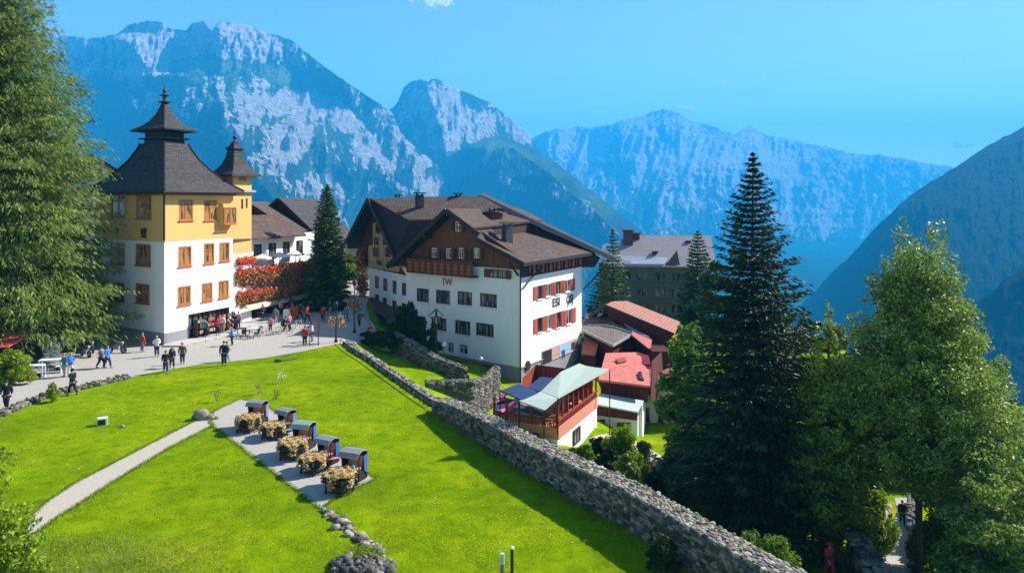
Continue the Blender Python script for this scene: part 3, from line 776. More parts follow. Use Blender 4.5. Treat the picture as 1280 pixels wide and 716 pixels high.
gable_house('alpine_house', 'cream house at the end of the street behind the dark spruce', 'house', (-24, 122), .1, 10, 9, 1, 5.5, 8.5, CREAM, BROWNT, over=.8, gablem=DWOOD, wins=[('f', k, 3.5, 1, 1.3, OWOOD, PGLASS) for k in (.2,.5,.8)])

# ================================================================ flower masses
def petals(name, parent, pts, sizes, mats, mi=None, flat=0.0, off=None):
    """small square petals / leaves at pts (n,3)"""
    pts = np.asarray(pts, float); n = len(pts)
    a = NP.normal(size=(n, 3)); a[:, 2] *= (1-flat); a /= np.linalg.norm(a, axis=1)[:, None]+1e-9
    b = NP.normal(size=(n, 3)); b[:, 2] *= (1-flat); b -= a*(a*b).sum(1)[:, None]; b /= np.linalg.norm(b, axis=1)[:, None]+1e-9
    s = np.asarray(sizes, float).reshape(-1, 1)*np.ones((n, 1))
    v = np.stack([pts-a*s-b*s*.6, pts+a*s-b*s*.6, pts+a*s*.9+b*s*.6, pts-a*s*.9+b*s*.6], 1).reshape(-1, 3)
    q = np.arange(n*4).reshape(n, 4)
    o = np_mesh(name, v, q, mats, parent, off=off)
    if mi is not None: o.data.polygons.foreach_set('material_index', np.asarray(mi, dtype=np.int32))
    return o
def flower_mat(name, col, transl=.45):
    return leaf_mat(name, tuple(c*.75 for c in col), tuple(min(.95, c*1.15) for c in col), transl, lo=(.95,.95,.95))
FRED = flower_mat('red_geranium', (.85,.10,.03)); FOR = flower_mat('orange_geranium', (.85,.28,.07)); FPK = flower_mat('pink_petal', (.8,.2,.25)); FWH = flower_mat('cream_petal', (.88,.78,.52), .5); FYE = flower_mat('yellow_petal', (.88,.62,.14), .5)
FBR = flower_mat('dry_trailing', (.50,.25,.09)); FGR = leaf_mat('window_box_leaf', (.03,.07,.012), (.12,.2,.03))

wing = empty('chalet', (-27, 84, .9), label='chalet with curved tiers of balconies overflowing with red and orange geraniums', cat='chalet')
W0 = (-29.6, 76.9); W1 = (-24.2, 93.0); ww = Wall(W0, W1, (-34, 86))
mb = MB(); doors = [(2.6+i*2.3, 4.1+i*2.3, .5, 2.6) for i in range(6)]; ups = [(2.8+i*2.6, 4.2+i*2.6, 6.6, 8.2) for i in range(5)]
ww.face(mb, -.5, 9.1, doors+ups); Wall(W1, (-33, 95), (-34, 86)).face(mb, -.5, 9.1); mb.build('wall', WHITE, wing)
for r in doors: ww.window(r, wing, DFR, PGLASS, name='shop_door', mull=1)
for r in ups: ww.window(r, wing, DFR, PGLASS, mull=1, sill=STONEG)
n3 = ww.n
def wp(k, z, d): return ww.pt(k, z, d)
mb = MB(); mb.slab([wp(-.6, 8.75, 1.2), wp(13.5, 8.75, 1.2), wp(13.5, 11.1, -2.3), wp(-.6, 11.1, -2.3)], (0,0,.2)); mb.slab([wp(-.6, 11.1, -2.3), wp(13.5, 11.1, -2.3), wp(13.5, 8.6, -6), wp(-.6, 8.6, -6)], (0,0,.2)); mb.build('roof', BROWNT, wing)
mb = MB(); mb.add([wp(13.3, 8.9, 0), wp(13.3, 8.9, -5), wp(13.3, 10.9, -2.3)], [(0,1,2)]); mb.add([wp(-.4, 8.9, 0), wp(-.4, 8.9, -5), wp(-.4, 10.9, -2.3)], [(0,1,2)]); mb.build('gable', DWOOD, wing)
def balcony(zf, k0, k1, dmax, dens):
    """a bowed balcony with a planted parapet"""
    N = 14; arc = [(k0+(k1-k0)*i/N, dmax*(.55+.45*math.sin(math.pi*min(1, max(0, i/N*1.0+.0))))) for i in range(N+1)]
    mb = MB(); mb.slab([wp(k0, zf, 0)]+[wp(k, zf, d) for k, d in arc]+[wp(k1, zf, 0)], (0,0,.16))
    for (a, da), (b, db) in zip(arc[:-1], arc[1:]): mb.bar(wp(a, zf+1.0, da), wp(b, zf+1.0, db), .1); mb.bar(wp(a, zf+.55, da), wp(b, zf+.55, db), .06, .8)
    bal = mb.build('balcony', BWOOD, wing)
    pts = []; mi = []; sz = []
    for _ in range(dens):
        t = rnd.random(); i = min(N-1, int(t*N)); f = t*N-i; k = arc[i][0]*(1-f)+arc[i+1][0]*f; d = arc[i][1]*(1-f)+arc[i+1][1]*f
        h = rnd.random(); lump = .12*math.sin(k*5.1)+.1*math.sin(k*11+zf)
        if h < .5: z = zf+1.08+rnd.gauss(0, .12)+lump; m = rnd.choices([0,1,3,2,5], [44,24,12,11,9])[0]; dd = d+rnd.gauss(.05, .16)
        else:
            q = rnd.random(); z = zf+.8-q*1.25+lump; m = rnd.choices([4,1,3,0,5], [40,14,26,8,12])[0]; dd = d+.12-.5*q*q+rnd.gauss(0, .1)
        pts.append(wp(k+rnd.gauss(0,.05), z, dd)); mi.append(m); sz.append(rnd.uniform(.045,.10))
    petals('flowers', bal, pts, sz, [FRED, FOR, FPK, FGR, FBR, FWH], mi)
balcony(4.55, 1.0, 15.8, 2.2, 15000); balcony(2.25, 1.2, 15.0, 2.0, 13000)
# dry hanging canopy below the lower balcony, with pale valance
mb = MB(); mb.slab([wp(1.6, 2.2, 1.9), wp(14.6, 2.2, 1.8), wp(14.2, 1.7, 2.0), wp(2, 1.7, 2.1)], (0,0,-.05)); mb.build('valance', simple('pale_valance', (.55,.47,.36)), wing)
# upper little flower shelf and parasols on the terrace
pts = []; mi = []
for _ in range(1500): pts.append(wp(rnd.uniform(1.2, 3.8), 6.75+rnd.gauss(0, .16), 1.2+rnd.gauss(0, .2))); mi.append(rnd.choice([0,0,1]))
mb = MB(); ww.box(mb, 1.2, 3.8, 6.35, 6.55, .0, 1.3); sh = mb.build('planter_shelf', BWOOD, wing); petals('flowers', sh, pts, .08, [FRED, FOR], mi)
def parasol(c, r, h, colm, label, poled=None, tilt=0):
    o = lempty('parasol', c, rnd.uniform(0, 1), label, 'parasol', None)
    mb = MB(); n = 8; ring = [(r*math.cos(2*math.pi*k/n), r*math.sin(2*math.pi*k/n), h) for k in range(n)]
    top = (0,0,h+r*.38); mb.add(ring+[top], [(k, (k+1) % n, n) for k in range(n)])
    low = [(x, y, z-.18) for x, y, z in ring]; mb.add(ring+low, [(k, (k+1) % n, (k+1) % n+n, k+n) for k in range(n)])
    mb.build('canopy', colm, o); mb = MB(); mb.tube([(0,0,0),(0,0,h+r*.36)], .03, 6); mb.build('pole', DFR, o)
    mb = MB(); mb.lathe((0,0,0), [(.28,0),(.28,.06),(.06,.1),(.05,.3)], 10); mb.build('base', BLACK, o); return o
CLOTHW = simple('white_canvas', (.78,.76,.72), .9, .06)
for k, lb in ((5.5,'white parasol on the upper balcony nearest the turret'),(8.6,'white parasol in the middle of the flowered upper balcony'),(11.6,'white parasol on the upper balcony nearest the dark spruce')):
    p = wp(k, 4.71, 1.0); parasol(p, 1.05, 2.1, CLOTHW, lb)

# ================================================================ middle hotel
HC = Vector((.8, 75.0)); HB = Vector((-11.9, 85.6)); HA = Vector((-17.8, 94.8)); HD = Vector((8.06, 88.0)); HE = Vector((-3, 104.0))
hu = (HB-HC).normalized(); hw_ = (HD-HC).normalized(); hc = Vector((-4, 90))
hh = empty('hotel', (-4, 88, -5), label='big white hotel with dark wooden gables and brown tiled roofs', cat='hotel')
ab = Wall(HA, HB, hc); bc = Wall(HB, HC, hc); cd = Wall(HC, HD, hc)
def HP(s, t, z): v = HC+hu*s+hw_*t; return Vector((v.x, v.y, z))
w_ab = [(468.7,345.4,473.7,360.3),(478.8,348,484,363.7),(490.6,350.8,495.6,367),(502.2,353.6,507.6,369.5),(468.7,368,474,378.3),(478.2,371.9,483.6,383.7),(490,375.5,495.4,387),(502,379,507.4,391)]
w_bc = [(521,360.6,536,377),(545,362.6,562.6,379.5),(572,364.5,590,381),(600,367,621,383.7),(519.5,395,532,410.4),(539.2,397,558,412.6),(568.8,400.8,587.9,417.7),(595,404.2,617,420)]
w_bc3 = [(544.6,426,554.7,439),(559.7,427.3,567.4,441.4),(574,430,584.9,442.7)]
w_cd = [(671.3,357,677.3,373.6),(682.5,354.5,688.5,370.5),(694.3,351.6,700.2,367.5),(706.5,349.5,713,364.5),(671.5,397,677.5,415),(683.5,393.5,689,411.5),(695,390,701,409),(708,386.5,714.3,405)]
rab = [ab.rect(r) for r in w_ab]; rbc = [bc.rect(r) for r in w_bc]; rb3 = [bc.rect(r) for r in w_bc3]; rcd = [cd.rect(r) for r in w_cd]
mb = MB(); ab.face(mb, -3.5, 5.35, rab); bc.face(mb, -3.5, 6.1, rbc+rb3); cd.face(mb, -3.5, 5.3, rcd)
walls_around(mb, [HD, (6, 100), HE, HA], -8, 6, hc, skip=(3,)); mb.build('wall', WHITE, hh)
mb = MB(); ab.face(mb, -7, -3.5, d=-.04); rbase = bc.rect((598.3,456,617.7,471)); bc.face(mb, -8, -3.5, [rbase], d=-.04); cd.face(mb, -9, -3.5, d=-.04); mb.build('plinth', GREYP, hh)
mb = MB(); bc.box(mb, 0, bc.L+.1, -3.62, -3.5, -.02, .1); cd.box(mb, -.0, cd.L, -3.62, -3.5, -.02, .1); mb.build('string_course', STONEG, hh)
for r in rab: ab.window(r, hh, DFR, PGLASS, mull=0, fw=.1)
for r in rbc: bc.window(r, hh, DFR, PGLASS, mull=2, fw=.11, bars=0, sill=WFR)
for r in rb3: bc.window(r, hh, WFR, PGLASS, mull=1, fw=.1, sill=WFR)
bc.window(rbase, hh, DFR, PGLASS, mull=3)
for i, r in enumerate(rcd): cd.window(r, hh, WFR if i % 2 else DFR, PGLASS, mull=1, fw=.08, bars=0, sill=WFR, shutters={-1: None, 1: None}, shc=.78*(r[1]-r[0]))
# wooden gable over the front
gz = lambda s: 11.86-(9-s)*.49 if s < 9 else 11.86-(s-9)*.70
mb = MB(); Lb = bc.L
mb.slab([HP(0, .0, 6.1), HP(Lb, 0, 6.1), HP(Lb, 0, gz(Lb)-.1), HP(9, 0, 11.6), HP(0, 0, gz(0)-.1)], Vector((hw_.x, hw_.y, 0))*.2)
mb.build('gable', BWOOD, hh)
CARV = simple('carved_wood', (.32,.12,.05))
# panelled balcony across the gable foot
r0 = bc.rect((517, 330, 598.6, 347)); mb = MB(); bc.box(mb, r0[0], r0[1], 5.0, 5.14, 0, 1.0); bc.box(mb, r0[0], r0[1], 5.14, 6.5, .92, 1.0)
n = 10
for i in range(n+1):
    k = r0[0]+(r0[1]-r0[0])*i/n; bc.box(mb, k-.06, k+.06, 5.1, 6.6, 1.0, 1.06)
bc.box(mb, r0[0]-.05, r0[1]+.05, 6.5, 6.62, .88, 1.1)
bal = mb.build('balcony', BWOOD, hh)
for i in range(0, n, 1):
    mb = MB(); a = r0[0]+(r0[1]-r0[0])*(i+.18)/n; b = r0[0]+(r0[1]-r0[0])*(i+.82)/n
    bc.box(mb, a, b, 5.3, 5.42, 1.0, 1.04); bc.box(mb, a, b, 6.15, 6.27, 1.0, 1.04); bc.box(mb, (a+b)/2-.1, (a+b)/2+.1, 5.42, 6.15, 1.0, 1.03); bc.box(mb, a, b, 5.72, 5.86, 1.0, 1.035); mb.build('carved_panel', CARV, bal)
for i, r in enumerate([(541,310,548,322),(559,310.5,565.5,323),(574.7,310,581,323),(593.5,310,600.8,322.5),(570.5,276.8,577.5,289)]):
    bc.window(bc.rect(r), hh, WFR, PGLASS, mull=1, proud=.18, shutters={-1: DWOOD, 1: BWOOD}, fw=.08)
r = bc.rect((612.5, 336.5, 634, 347.5)); bc.window(r, hh, DFR, PGLASS, mull=3, proud=.16, shutters={-1: BWOOD, 1: BWOOD}, shc=.6)
# wooden band with red shutters under the eave of the right wall
mb = MB(); cd.face(mb, 5.3, 6.9, d=.05); mb.build('upper_cladding', DWOOD, hh)
for i in range(7):
    k = 1.6+i*1.9; cd.window((k, k+.7, 5.55, 6.6), hh, DFR, PGLASS, proud=.18, mull=0, bars=0, fw=.06, shutters={1: None}, shc=.6)
# roofs: front gable
def slab_roof(name, pts, mat, t=.22, parent=hh):
    mb = MB(); n = (Vector(pts[1])-Vector(pts[0])).cross(Vector(pts[2])-Vector(pts[0])).normalized()
    if n.z < 0: n = -n
    mb.slab([Vector(p) for p in pts], n*t); return mb.build(name, mat, parent)
slab_roof('roof', [HP(9,-1.5,11.86), HP(9,14,11.86), HP(5.2,14,10.45), HP(5.2,-1.5,10.0)], BROWNT)
slab_roof('roof', [HP(6.2,2.4,9.3), HP(6.2,15.5,9.3), HP(-1.3,15.9,6.75), HP(-1.3,-1.5,6.75), HP(4.6,-1.5,8.75)], BROWNT)
slab_roof('roof', [HP(5.6,-1.5,9.9), HP(5.6,2.4,9.9), HP(4.4,2.4,8.7), HP(4.4,-1.5,8.7)], SLATE)
slab_roof('roof', [HP(9,-1.5,11.86), HP(9,14,11.86), HP(18.2,14,5.45), HP(18.2,-1.5,5.45)], SLATE)
mb = MB(); mb.slab([HP(5.4,2.0,8.8), HP(5.4,14,8.8), HP(5.4,14,10.3), HP(5.4,2.0,10.1)], Vector((hu.x,hu.y,0))*.2); mb.build('clerestory', DWOOD, hh)
mb = MB(); mb.bar(HP(9,-1.6,11.95), HP(4.4,-1.6,9.55), .14, .45); mb.bar(HP(4.6,-1.6,9.0), HP(-1.4,-1.6,6.85), .14, .45); mb.bar(HP(9,-1.6,11.95), HP(18.3,-1.6,5.5), .16, .5)
mb.bar(HP(-1.35,-1.6,6.8), HP(-1.35,15.9,6.8), .16, .34); mb.build('bargeboard', BLACK, hh)
# purlins and soffit braces
for s in (16, 12.5, 9, 5, 1.2): mb = MB(); mb.bar(HP(s,-1.5,gz(s)-.42), HP(s,.2,gz(s)-.42), .26, .3); mb.build('purlin', DWOOD, hh)
for s in (15.9, .2): mb = MB(); mb.bar(HP(s,-.1,gz(s)-2.0), HP(s+.3,-1.4,gz(s)-.6), .16); mb.build('brace', DWOOD, hh)
# rear main roof
A1 = W(463, 250, 91); A2 = W(600, 246.5, 88.5); 
slab_roof('roof', [A1, A2, W(628, 262, 84.5), W(560, 276, 83.5), W(511, 277, 84.5)], BROWNT)
slab_roof('roof', [A1, A2, A2+Vector((4, 9, -4.5)), A1+Vector((4, 11, -5))], BROWNT)
E1 = W(768.5, 326, 87.5)
slab_roof('roof', [A2, E1, E1+Vector((1.3, 9, -.45)), A2+Vector((0, 9, .3))], SLATE, .3)
mb = MB(); mb.bar(A2+Vector((-.2,-.15,.1)), E1+Vector((.1,-.15,.1)), .16, .5); mb.build('bargeboard', simple('grey_barge', (.16,.16,.17), .5), hh)
mb = MB(); i2 = A2+Vector((.2,.6,-.25)); mb.add([i2, E1+Vector((-1.6,.6,.35)), (9.6, 88.2, 5.2), (-3.2, 89.1, 5.2)], [(0,1,2,3)]); mb.add([i2, (-3.2,89.1,5.2), (-9,89.6,5.2), A1+Vector((7,.8,-.3))], [(0,1,2,3)]); mb.build('rear_gable', DWOOD, hh)
mb = MB(); mb.bar((8.3, 88.3, 2.6), (11.0, 88.1, 5.6), .14); mb.build('eave_brace', DWOOD, hh)
# left gable, cream half timbering
sl1 = Vector((-.84, -.54, 0))
G1 = W(432.5, 304, 96); G2 = W(496, 304, 86.2)
slab_roof('roof', [A1+sl1*.2, G1, G1+Vector((6.5,6,.5)), A1+Vector((8,6,0))], SLATE, .25)
mb = MB(); mb.slab([A1+Vector((.2,0,-.2)), W(511,277.5,84.6), W(548,276,83.6), W(505,312,85.5), W(493,322,86.0)], Vector((.25,.35,0))); mb.build('side_cladding', simple('shade_dark_boards', (.022,.02,.024), .8), hh)  # near-black boards: shade below the rear roof edge put into the colour
mb = MB(); mb.bar(A1+sl1*.35+Vector((0,0,.1)), G1+sl1*.1, .16, .5); mb.bar(A1+sl1*.35+Vector((0,0,.1)), W(493,322,85.6), .16, .5); mb.build('bargeboard', BLACK, hh)
gl = Wall(HA, HB, hc)
def gp(px, py, d=.0):
    k, z = gl.sz(px, py); return gl.pt(k, z, d)
mb = MB(); mb.slab([gp(445,322,.1), gp(465,256,.1), gp(493,322,.1), gp(508,344,.1), gp(462,334,.1)], -gl.n*.2); mb.build('gable', DWOOD, hh)
mb = MB(); mb.slab([gp(462,334,.16), gp(462,308,.16), gp(467.5,305,.16), gp(467.5,279,.16), gp(481,277,.16), gp(489,292,.16), gp(499,306,.16), gp(503,330,.16), gp(500,340,.16)], -gl.n*.05); mb.build('timber_infill', CWOOD, hh)
for r in [(472,280,477.5,291.5),(464,296.5,467.5,306),(481.5,294,487,306),(469,309.5,475,320.5),(484,309.5,489.5,321),(470,297,475,306),(474,325.5,479,331),(487,327,493,334)]:
    gl.window(gl.rect(r), hh, BWOOD, PGLASS, proud=.32, mull=1, fw=.1)
# chimneys
def chimney(p, s, h, cap=True, m=STONEG, name='chimney'):
    mb = MB(); mb.box((p.x, p.y, p.z+h/2), (s, s, h), rz=.6)
    if cap:
        mb.box((p.x, p.y, p.z+h+.22), (s*1.5, s*1.5, .12), rz=.6)
        for a in (-1, 1):
            for b in (-1, 1): mb.box((p.x+a*s*.4, p.y+b*s*.4, p.z+h+.1), (.1, .1, .24), rz=.6)
    return mb.build(name, m, hh)
chimney(W(524.5, 259, 87), .75, 1.4, m=BLACK); chimney(W(573, 250, 89), .6, .55, m=BLACK); chimney(W(497, 250, 92), .5, .4, m=BLACK)
chimney(HP(3.6, 3.0, 8.0), .85, 2.4, m=simple('dark_render', (.09,.085,.08)))
p = HP(6.9, 5.2, 10.8); mb = MB(); mb.box((p.x, p.y, p.z+.35), (1.5, 1.1, .8), rz=.7); mb.build('dormer', BWOOD, hh)
mb = MB(); mb.slab([p+Vector((-1.3,-.5,.75)), p+Vector((.6,-1.2,.75)), p+Vector((1.4,.4,.75)), p+Vector((-.5,1.1,.75))], (0,0,.14)); mb.build('dormer_roof', SLATE, hh)
mb = MB(); 
for a in (-.5, 0, .5): mb.tube([p+Vector((a, .1*a, .85)), p+Vector((a, .1*a, 1.35))], .1, 6)
mb.build('vent_pipe', BLACK, hh)
# downpipes
mb = MB(); c = HP(0,0,0)+(bc.n+cd.n).normalized()*.18; mb.tube([(c.x,c.y,6.3),(c.x,c.y,-5.5)], .09, 6)
mb.tube([cd.pt(3.2,6.2,.9), cd.pt(2.0,5.2,.25), cd.pt(.3,4.2,.15)], .08, 6); mb.build('downpipe', BLACK, hh)
# small tiled lean-to along the street side, flowers at the corner
mb = MB(); mb.slab([ab.pt(1.0,.9,.05), ab.pt(ab.L,.1,.05), ab.pt(ab.L+.2,-.7,1.5), ab.pt(.6,.2,1.5)], (0,0,.14)); mb.build('lean_to_roof', BROWNT, hh)
for (x, y, w, h) in ((454, 326, 9, 9), (453, 356, 7.5, 14)):
    c = W(x, y, 96); pts = c+Vector((0,0,0)); n = 2200
    P_ = np.stack([NP.normal(c.x, w*.045, n), NP.normal(c.y, .4, n), NP.normal(c.z, h*.05, n)], 1)
    mb = MB(); mb.box((c.x+.6, c.y+.3, c.z-.5*h*.09), (2.6, .8, .12)); bl = mb.build('flower_balcony', BWOOD, hh)
    petals('flowers', bl, P_, .09, [FRED, FBR, FGR, FWH], NP.choice([0,1,2,3], n, p=[.25,.45,.2,.1]))
# painted lettering (meshed font curves)
def text_obj(s, size, mat, parent, loc_f, ext=.02, name='lettering', shear=0, sx=1):
    cu = bpy.data.curves.new('tmp', 'FONT'); cu.body = s; cu.size = size; cu.extrude = ext; cu.align_x = 'CENTER'; cu.align_y = 'CENTER'; cu.offset = size*.022
    t = bpy.data.objects.new('tmp', cu); COL.objects.link(t); dg = bpy.context.evaluated_depsgraph_get()
    me = bpy.data.meshes.new_from_object(t.evaluated_get(dg)); bpy.data.objects.remove(t); bpy.data.curves.remove(cu)
    off = parent_off(parent)
    for v in me.vertices: v.co = loc_f(v.co.x*sx, v.co.y, v.co.z)-off
    me.materials.clear(); me.materials.append(mat); me.name = name
    o = bpy.data.objects.new(name, me); COL.objects.link(o); o.parent = parent; return o
def on_wall(wall, px, py, d=.04, flip=1):
    k, z = wall.sz(px, py); return lambda x, y, zz: wall.pt(k+x*flip, z+y, d+zz)
text_obj('1W', 1.0, simple('ochre_paint', (.42,.16,.02)), hh, on_wall(bc, 559, 352.5))
text_obj('ESI', 1.25, simple('grey_paint', (.10,.10,.095)), hh, on_wall(cd, 695, 378), sx=1.25)
text_obj('ÖSJ', 1.25, simple('grey_paint_dark', (.09,.09,.085)), hh, on_wall(cd, 712, 374), sx=.92)
# mural strip low on the right wall
ka, kb = cd.sz(677,440)[0], cd.sz(722,440)[0]; z0m = cd.sz(690,449)[1]; z1m = cd.sz(690,434)[1]
mb = MB(); cd.box(mb, ka, kb, z0m-.1, z1m, .0, .06); ml = mb.build('painted_frieze', simple('rose_paint', (.62,.30,.27)), hh)
mb = MB(); cd.box(mb, ka+.1, ka+2.2, z0m-.05, z1m-.1, .06, .1); mb.build('frieze_panel', BLACK, ml)
mb = MB(); cd.box(mb, ka+(kb-ka)*.45, ka+(kb-ka)*.78, z0m, z1m-.15, .06, .09); mb.build('frieze_panel', simple('sky_paint', (.30,.52,.68)), ml)
mb = MB(); cd.box(mb, ka+(kb-ka)*.8, kb-.25, z0m+.25, z1m-.3, .06, .12); mb.build('frieze_window', PGLASS, ml)
text_obj('9IJ', .95, simple('navy_paint', (.03,.07,.2)), ml, on_wall(cd, 703, 441.5, .1))
# wall lamp and round vent
mb = MB(); k, z = cd.sz(659, 457); 
mb.tube([cd.pt(k, z, -.02), cd.pt(k, z, .14)], .5, 14); mb.build('round_vent', DFR, hh)
# ================================================================ road, paths
ASPH = simple('pale_asphalt', (.40,.37,.32), .9, .10, 2.5); PAVE = simple('pavement_stone', (.47,.43,.39), .9, .12, 3)
GRAVEL = simple('gravel', (.46,.40,.32), .95, .22, 14, bmp=.6); PATIO = simple('patio_concrete', (.40,.36,.31), .9, .16, 5, bmp=.3)
def PX(l): return [tuple(P(a, b)[:2]) for a, b in l]
front = PX([(-60,560),(0,521),(30,507),(62,495),(125,481),(190,466),(250,456),(330,448),(380,439),(425,430)])
road = front+[(-15.0,69.5),(-13.5,76),(-14.5,80),(-17.3,90),(-19,118),(-30,118),(-60,100),(-60,40)]
drape('road', road, .03, ASPH, label='pale asphalt village street curving past the hotels')
k0 = Vector((K[0],K[1])); r0_ = Vector((R[0],R[1])); nr = Vector((wr.n.x, wr.n.y)); nl = Vector((wl.n.x, wl.n.y))
pv_ = [k0+(nr+nl).normalized()*.9, k0+nr*2.2, r0_+nr*2.6, Vector((-24.0, 83)), Vector((-22.6, 90.5)), Vector((-24.4, 92.8)), Vector((-29.4, 77.2)), r0_, k0]
drape('pavement', [tuple(p) for p in pv_], .15, PAVE, label='raised pale stone pavement along the shop fronts')
mb = MB(); e = [k0+(nr+nl).normalized()*.9, k0+nr*2.2, r0_+nr*2.6, Vector((-24.0, 83)), Vector((-22.6, 90.5))]
for a, b in zip(e[:-1], e[1:]):
    n = max(1, int((b-a).length/1.2))
    for i in range(n):
        p = a.lerp(b, i/n); q = a.lerp(b, (i+1)/n-.012); mb.bar((p.x, p.y, HZ(*p)+.08), (q.x, q.y, HZ(*q)+.08), .16, .17)
tag(mb.build('kerb', simple('kerb_stone', (.40,.38,.36)), off=(0,0,0)), 'pale kerb stones edging the shop pavement', 'kerb', kind='structure')
drape('path', PX([(248,524),(262,521),(266,532),(240,545),(215,558),(185,576),(150,597),(100,629),(66,650),(46,668),(28,690),(16,684),(34,650),(60,626),(90,606),(120,590),(170,564)]), .02, GRAVEL, edge_jit=.06, label='narrow gravel footpath across the meadow')
patio = PX([(300,499),(266.5,514.7),(262,529),(400.6,635.5),(419,622),(469,599),(440,580),(395,548),(352,520),(330,505)])
drape('patio', patio, .028, PATIO, edge_jit=.05, label='grey paved strip on the meadow under the row of carts')
low = [P(1092,716), P(1104,690), P(1112,660), P(1122,640), P(1118,622), P(1136,622), P(1141,645), P(1141,680), P(1143,716)]
drape('lane', [(p.x, p.y) for p in low]+[(low[-1].x-.3, 34), (low[0].x-.6, 34)], .03, ASPH, label='narrow shaded lane dropping away at the lower right')

drape('garden_path', PX([(736,548),(760,543),(803,552),(838,575),(800,592),(765,577)]), .03, PAVE, edge_jit=.08, label='pale paved yard between the terrace restaurant and the lower garden')
# ================================================================ stones
def stone_mat(name, lo, hi):
    m, nt, b = new_mat(name); g = nt.nodes.new('ShaderNodeNewGeometry')
    r = ramp(nt, [(0, lo), (.42, tuple((a+c)/2 for a, c in zip(lo, hi))), (.80, hi), (.90, tuple(min(.8, c*1.3) for c in hi)), (.93, (hi[0]*.42, hi[1]*.55, hi[2]*.22)), (1, (hi[0]*.3, hi[1]*.42, hi[2]*.2))]); lk(nt, g, 'Random Per Island', r, 'Fac')
    mp = coords(nt); n = noise(nt, mp, 9, 6, .7); rr = ramp(nt, [(.3, (.55,.55,.55)), (.7, (1.2,1.2,1.2))]); lk(nt, n, 'Fac', rr, 'Fac')
    mu = mixc(nt, r.outputs[0], rr.outputs[0], fac=1, mode='MULTIPLY'); nt.links.new(mu.outputs[2], b.inputs['Base Color'])
    b.inputs['Roughness'].default_value = .92; b.inputs['Specular IOR Level'].default_value = .15; bump(nt, n, 'Fac', b, .6, .05); return m
STONE = stone_mat('field_stone', (.045,.038,.028), (.27,.23,.17)); STONED = stone_mat('dark_stone', (.05,.048,.042), (.22,.20,.17)); MORT = simple('dark_mortar', (.13,.12,.10), .95)
STONEL = stone_mat('pale_cap_stone', (.08,.07,.055), (.38,.33,.26))  # pale stone; on wall tops the sunlight is put into this lighter tone
_st = None
def stone_proto():
    out = []
    for k in range(7):
        bm = bmesh.new(); bmesh.ops.create_cube(bm, size=1); bmesh.ops.bevel(bm, geom=bm.edges[:], offset=.2, segments=1, affect='EDGES')
        for v in bm.verts: v.co += Vector((rnd.uniform(-.09,.09), rnd.uniform(-.09,.09), rnd.uniform(-.09,.09)))
        bmesh.ops.triangulate(bm, faces=bm.faces[:])
        out.append((np.array([v.co[:] for v in bm.verts]), np.array([[v.index for v in f.verts] for f in bm.faces]))); bm.free()
    return out
SP = stone_proto()
class Stones:
    def __init__(s): s.V = []; s.Fc = []; s.n = 0
    def add(s, c, d, rz=0, tilt=.15):
        v, f = SP[rnd.randrange(len(SP))]
        Rm = (Matrix.Rotation(rz, 3, 'Z') @ Matrix.Rotation(rnd.uniform(-tilt, tilt), 3, 'X') @ Matrix.Rotation(rnd.uniform(-tilt, tilt), 3, 'Y'))
        w = (v*np.array(d)) @ np.array(Rm).T+np.array(tuple(c)); s.V.append(w); s.Fc.append(f+s.n); s.n += len(v)
    def build(s, name, mat, parent=None): return np_mesh(name, np.vstack(s.V), np.vstack(s.Fc), mat, parent)
def stone_wall(name, label, pts, top, thick, mat, parent_core=True, size=.32, group=None, base=-.4, capm=None, jag=.06, cat='stone wall'):
    """pts plan polyline, top(x,y,i) height; a rubble wall of single stones round a core"""
    c0 = Vector((pts[0][0], pts[0][1], HZ(*pts[0]))); o = empty(name, c0, label=label, cat=cat, group=group)
    core = MB(); st = Stones(); cp = Stones()
    for (a, b) in zip(range(len(pts)-1), range(1, len(pts))):
        A = Vector(pts[a]); B = Vector(pts[b]); d = B-A; Ln = d.length; d /= Ln; n = Vector((-d.y, d.x)); ang = math.atan2(d.y, d.x)
        zt0, zt1 = top(a), top(b); zb0 = min(HZ(*(A+n*thick/2)), HZ(*(A-n*thick/2)))+base; zb1 = min(HZ(*(B+n*thick/2)), HZ(*(B-n*thick/2)))+base
        w = thick/2-.07
        core.add([(*(A+n*w), zb0), (*(A-n*w), zb0), (*(B-n*w), zb1), (*(B+n*w), zb1), (*(A+n*w), zt0-.06), (*(A-n*w), zt0-.06), (*(B-n*w), zt1-.06), (*(B+n*w), zt1-.06)], [(0,1,2,3),(4,7,6,5),(0,4,5,1),(1,5,6,2),(2,6,7,3),(3,7,4,0)])
        for sgn in (-1, 1):
            z = 0; H0 = max(zt0-zb0, zt1-zb1)
            while z < H0:
                h = size*rnd.uniform(.55, 1.0); x = rnd.uniform(0, .2)
                while x < Ln:
                    l = size*rnd.uniform(.5, 2.1); xc = min(x+l/2, Ln); t = xc/Ln
                    zz = (zb0*(1-t)+zb1*t)+z+h/2
                    if zz+h*.3 < zt0*(1-t)+zt1*t:
                        p = A+d*xc+n*sgn*(thick/2-.12+rnd.uniform(0, .05)); st.add((p.x, p.y, zz+rnd.uniform(-.03,.03)), (l*.98, .26, h*1.02), ang)
                    x += l
                z += h*.93
        x = 0
        while x < Ln:
            l = size*rnd.uniform(.45, 1.2); y = -thick/2+rnd.uniform(0, .1)
            while y < thick/2:
                wv = size*rnd.uniform(.5, 1.1); t = (x+l/2)/Ln; p = A+d*(x+l/2)+n*(y+wv/2)
                cp.add((p.x, p.y, zt0*(1-t)+zt1*t+rnd.uniform(-jag, jag)), (l, wv, .14), ang+rnd.uniform(-.3,.3), .2); y += wv*.95
            x += l*.9
    core.build('core', MORT, o); st.build('face_stones', mat, o)
    if cp.n: cp.build('cap_stones', capm or mat, o)
    return o
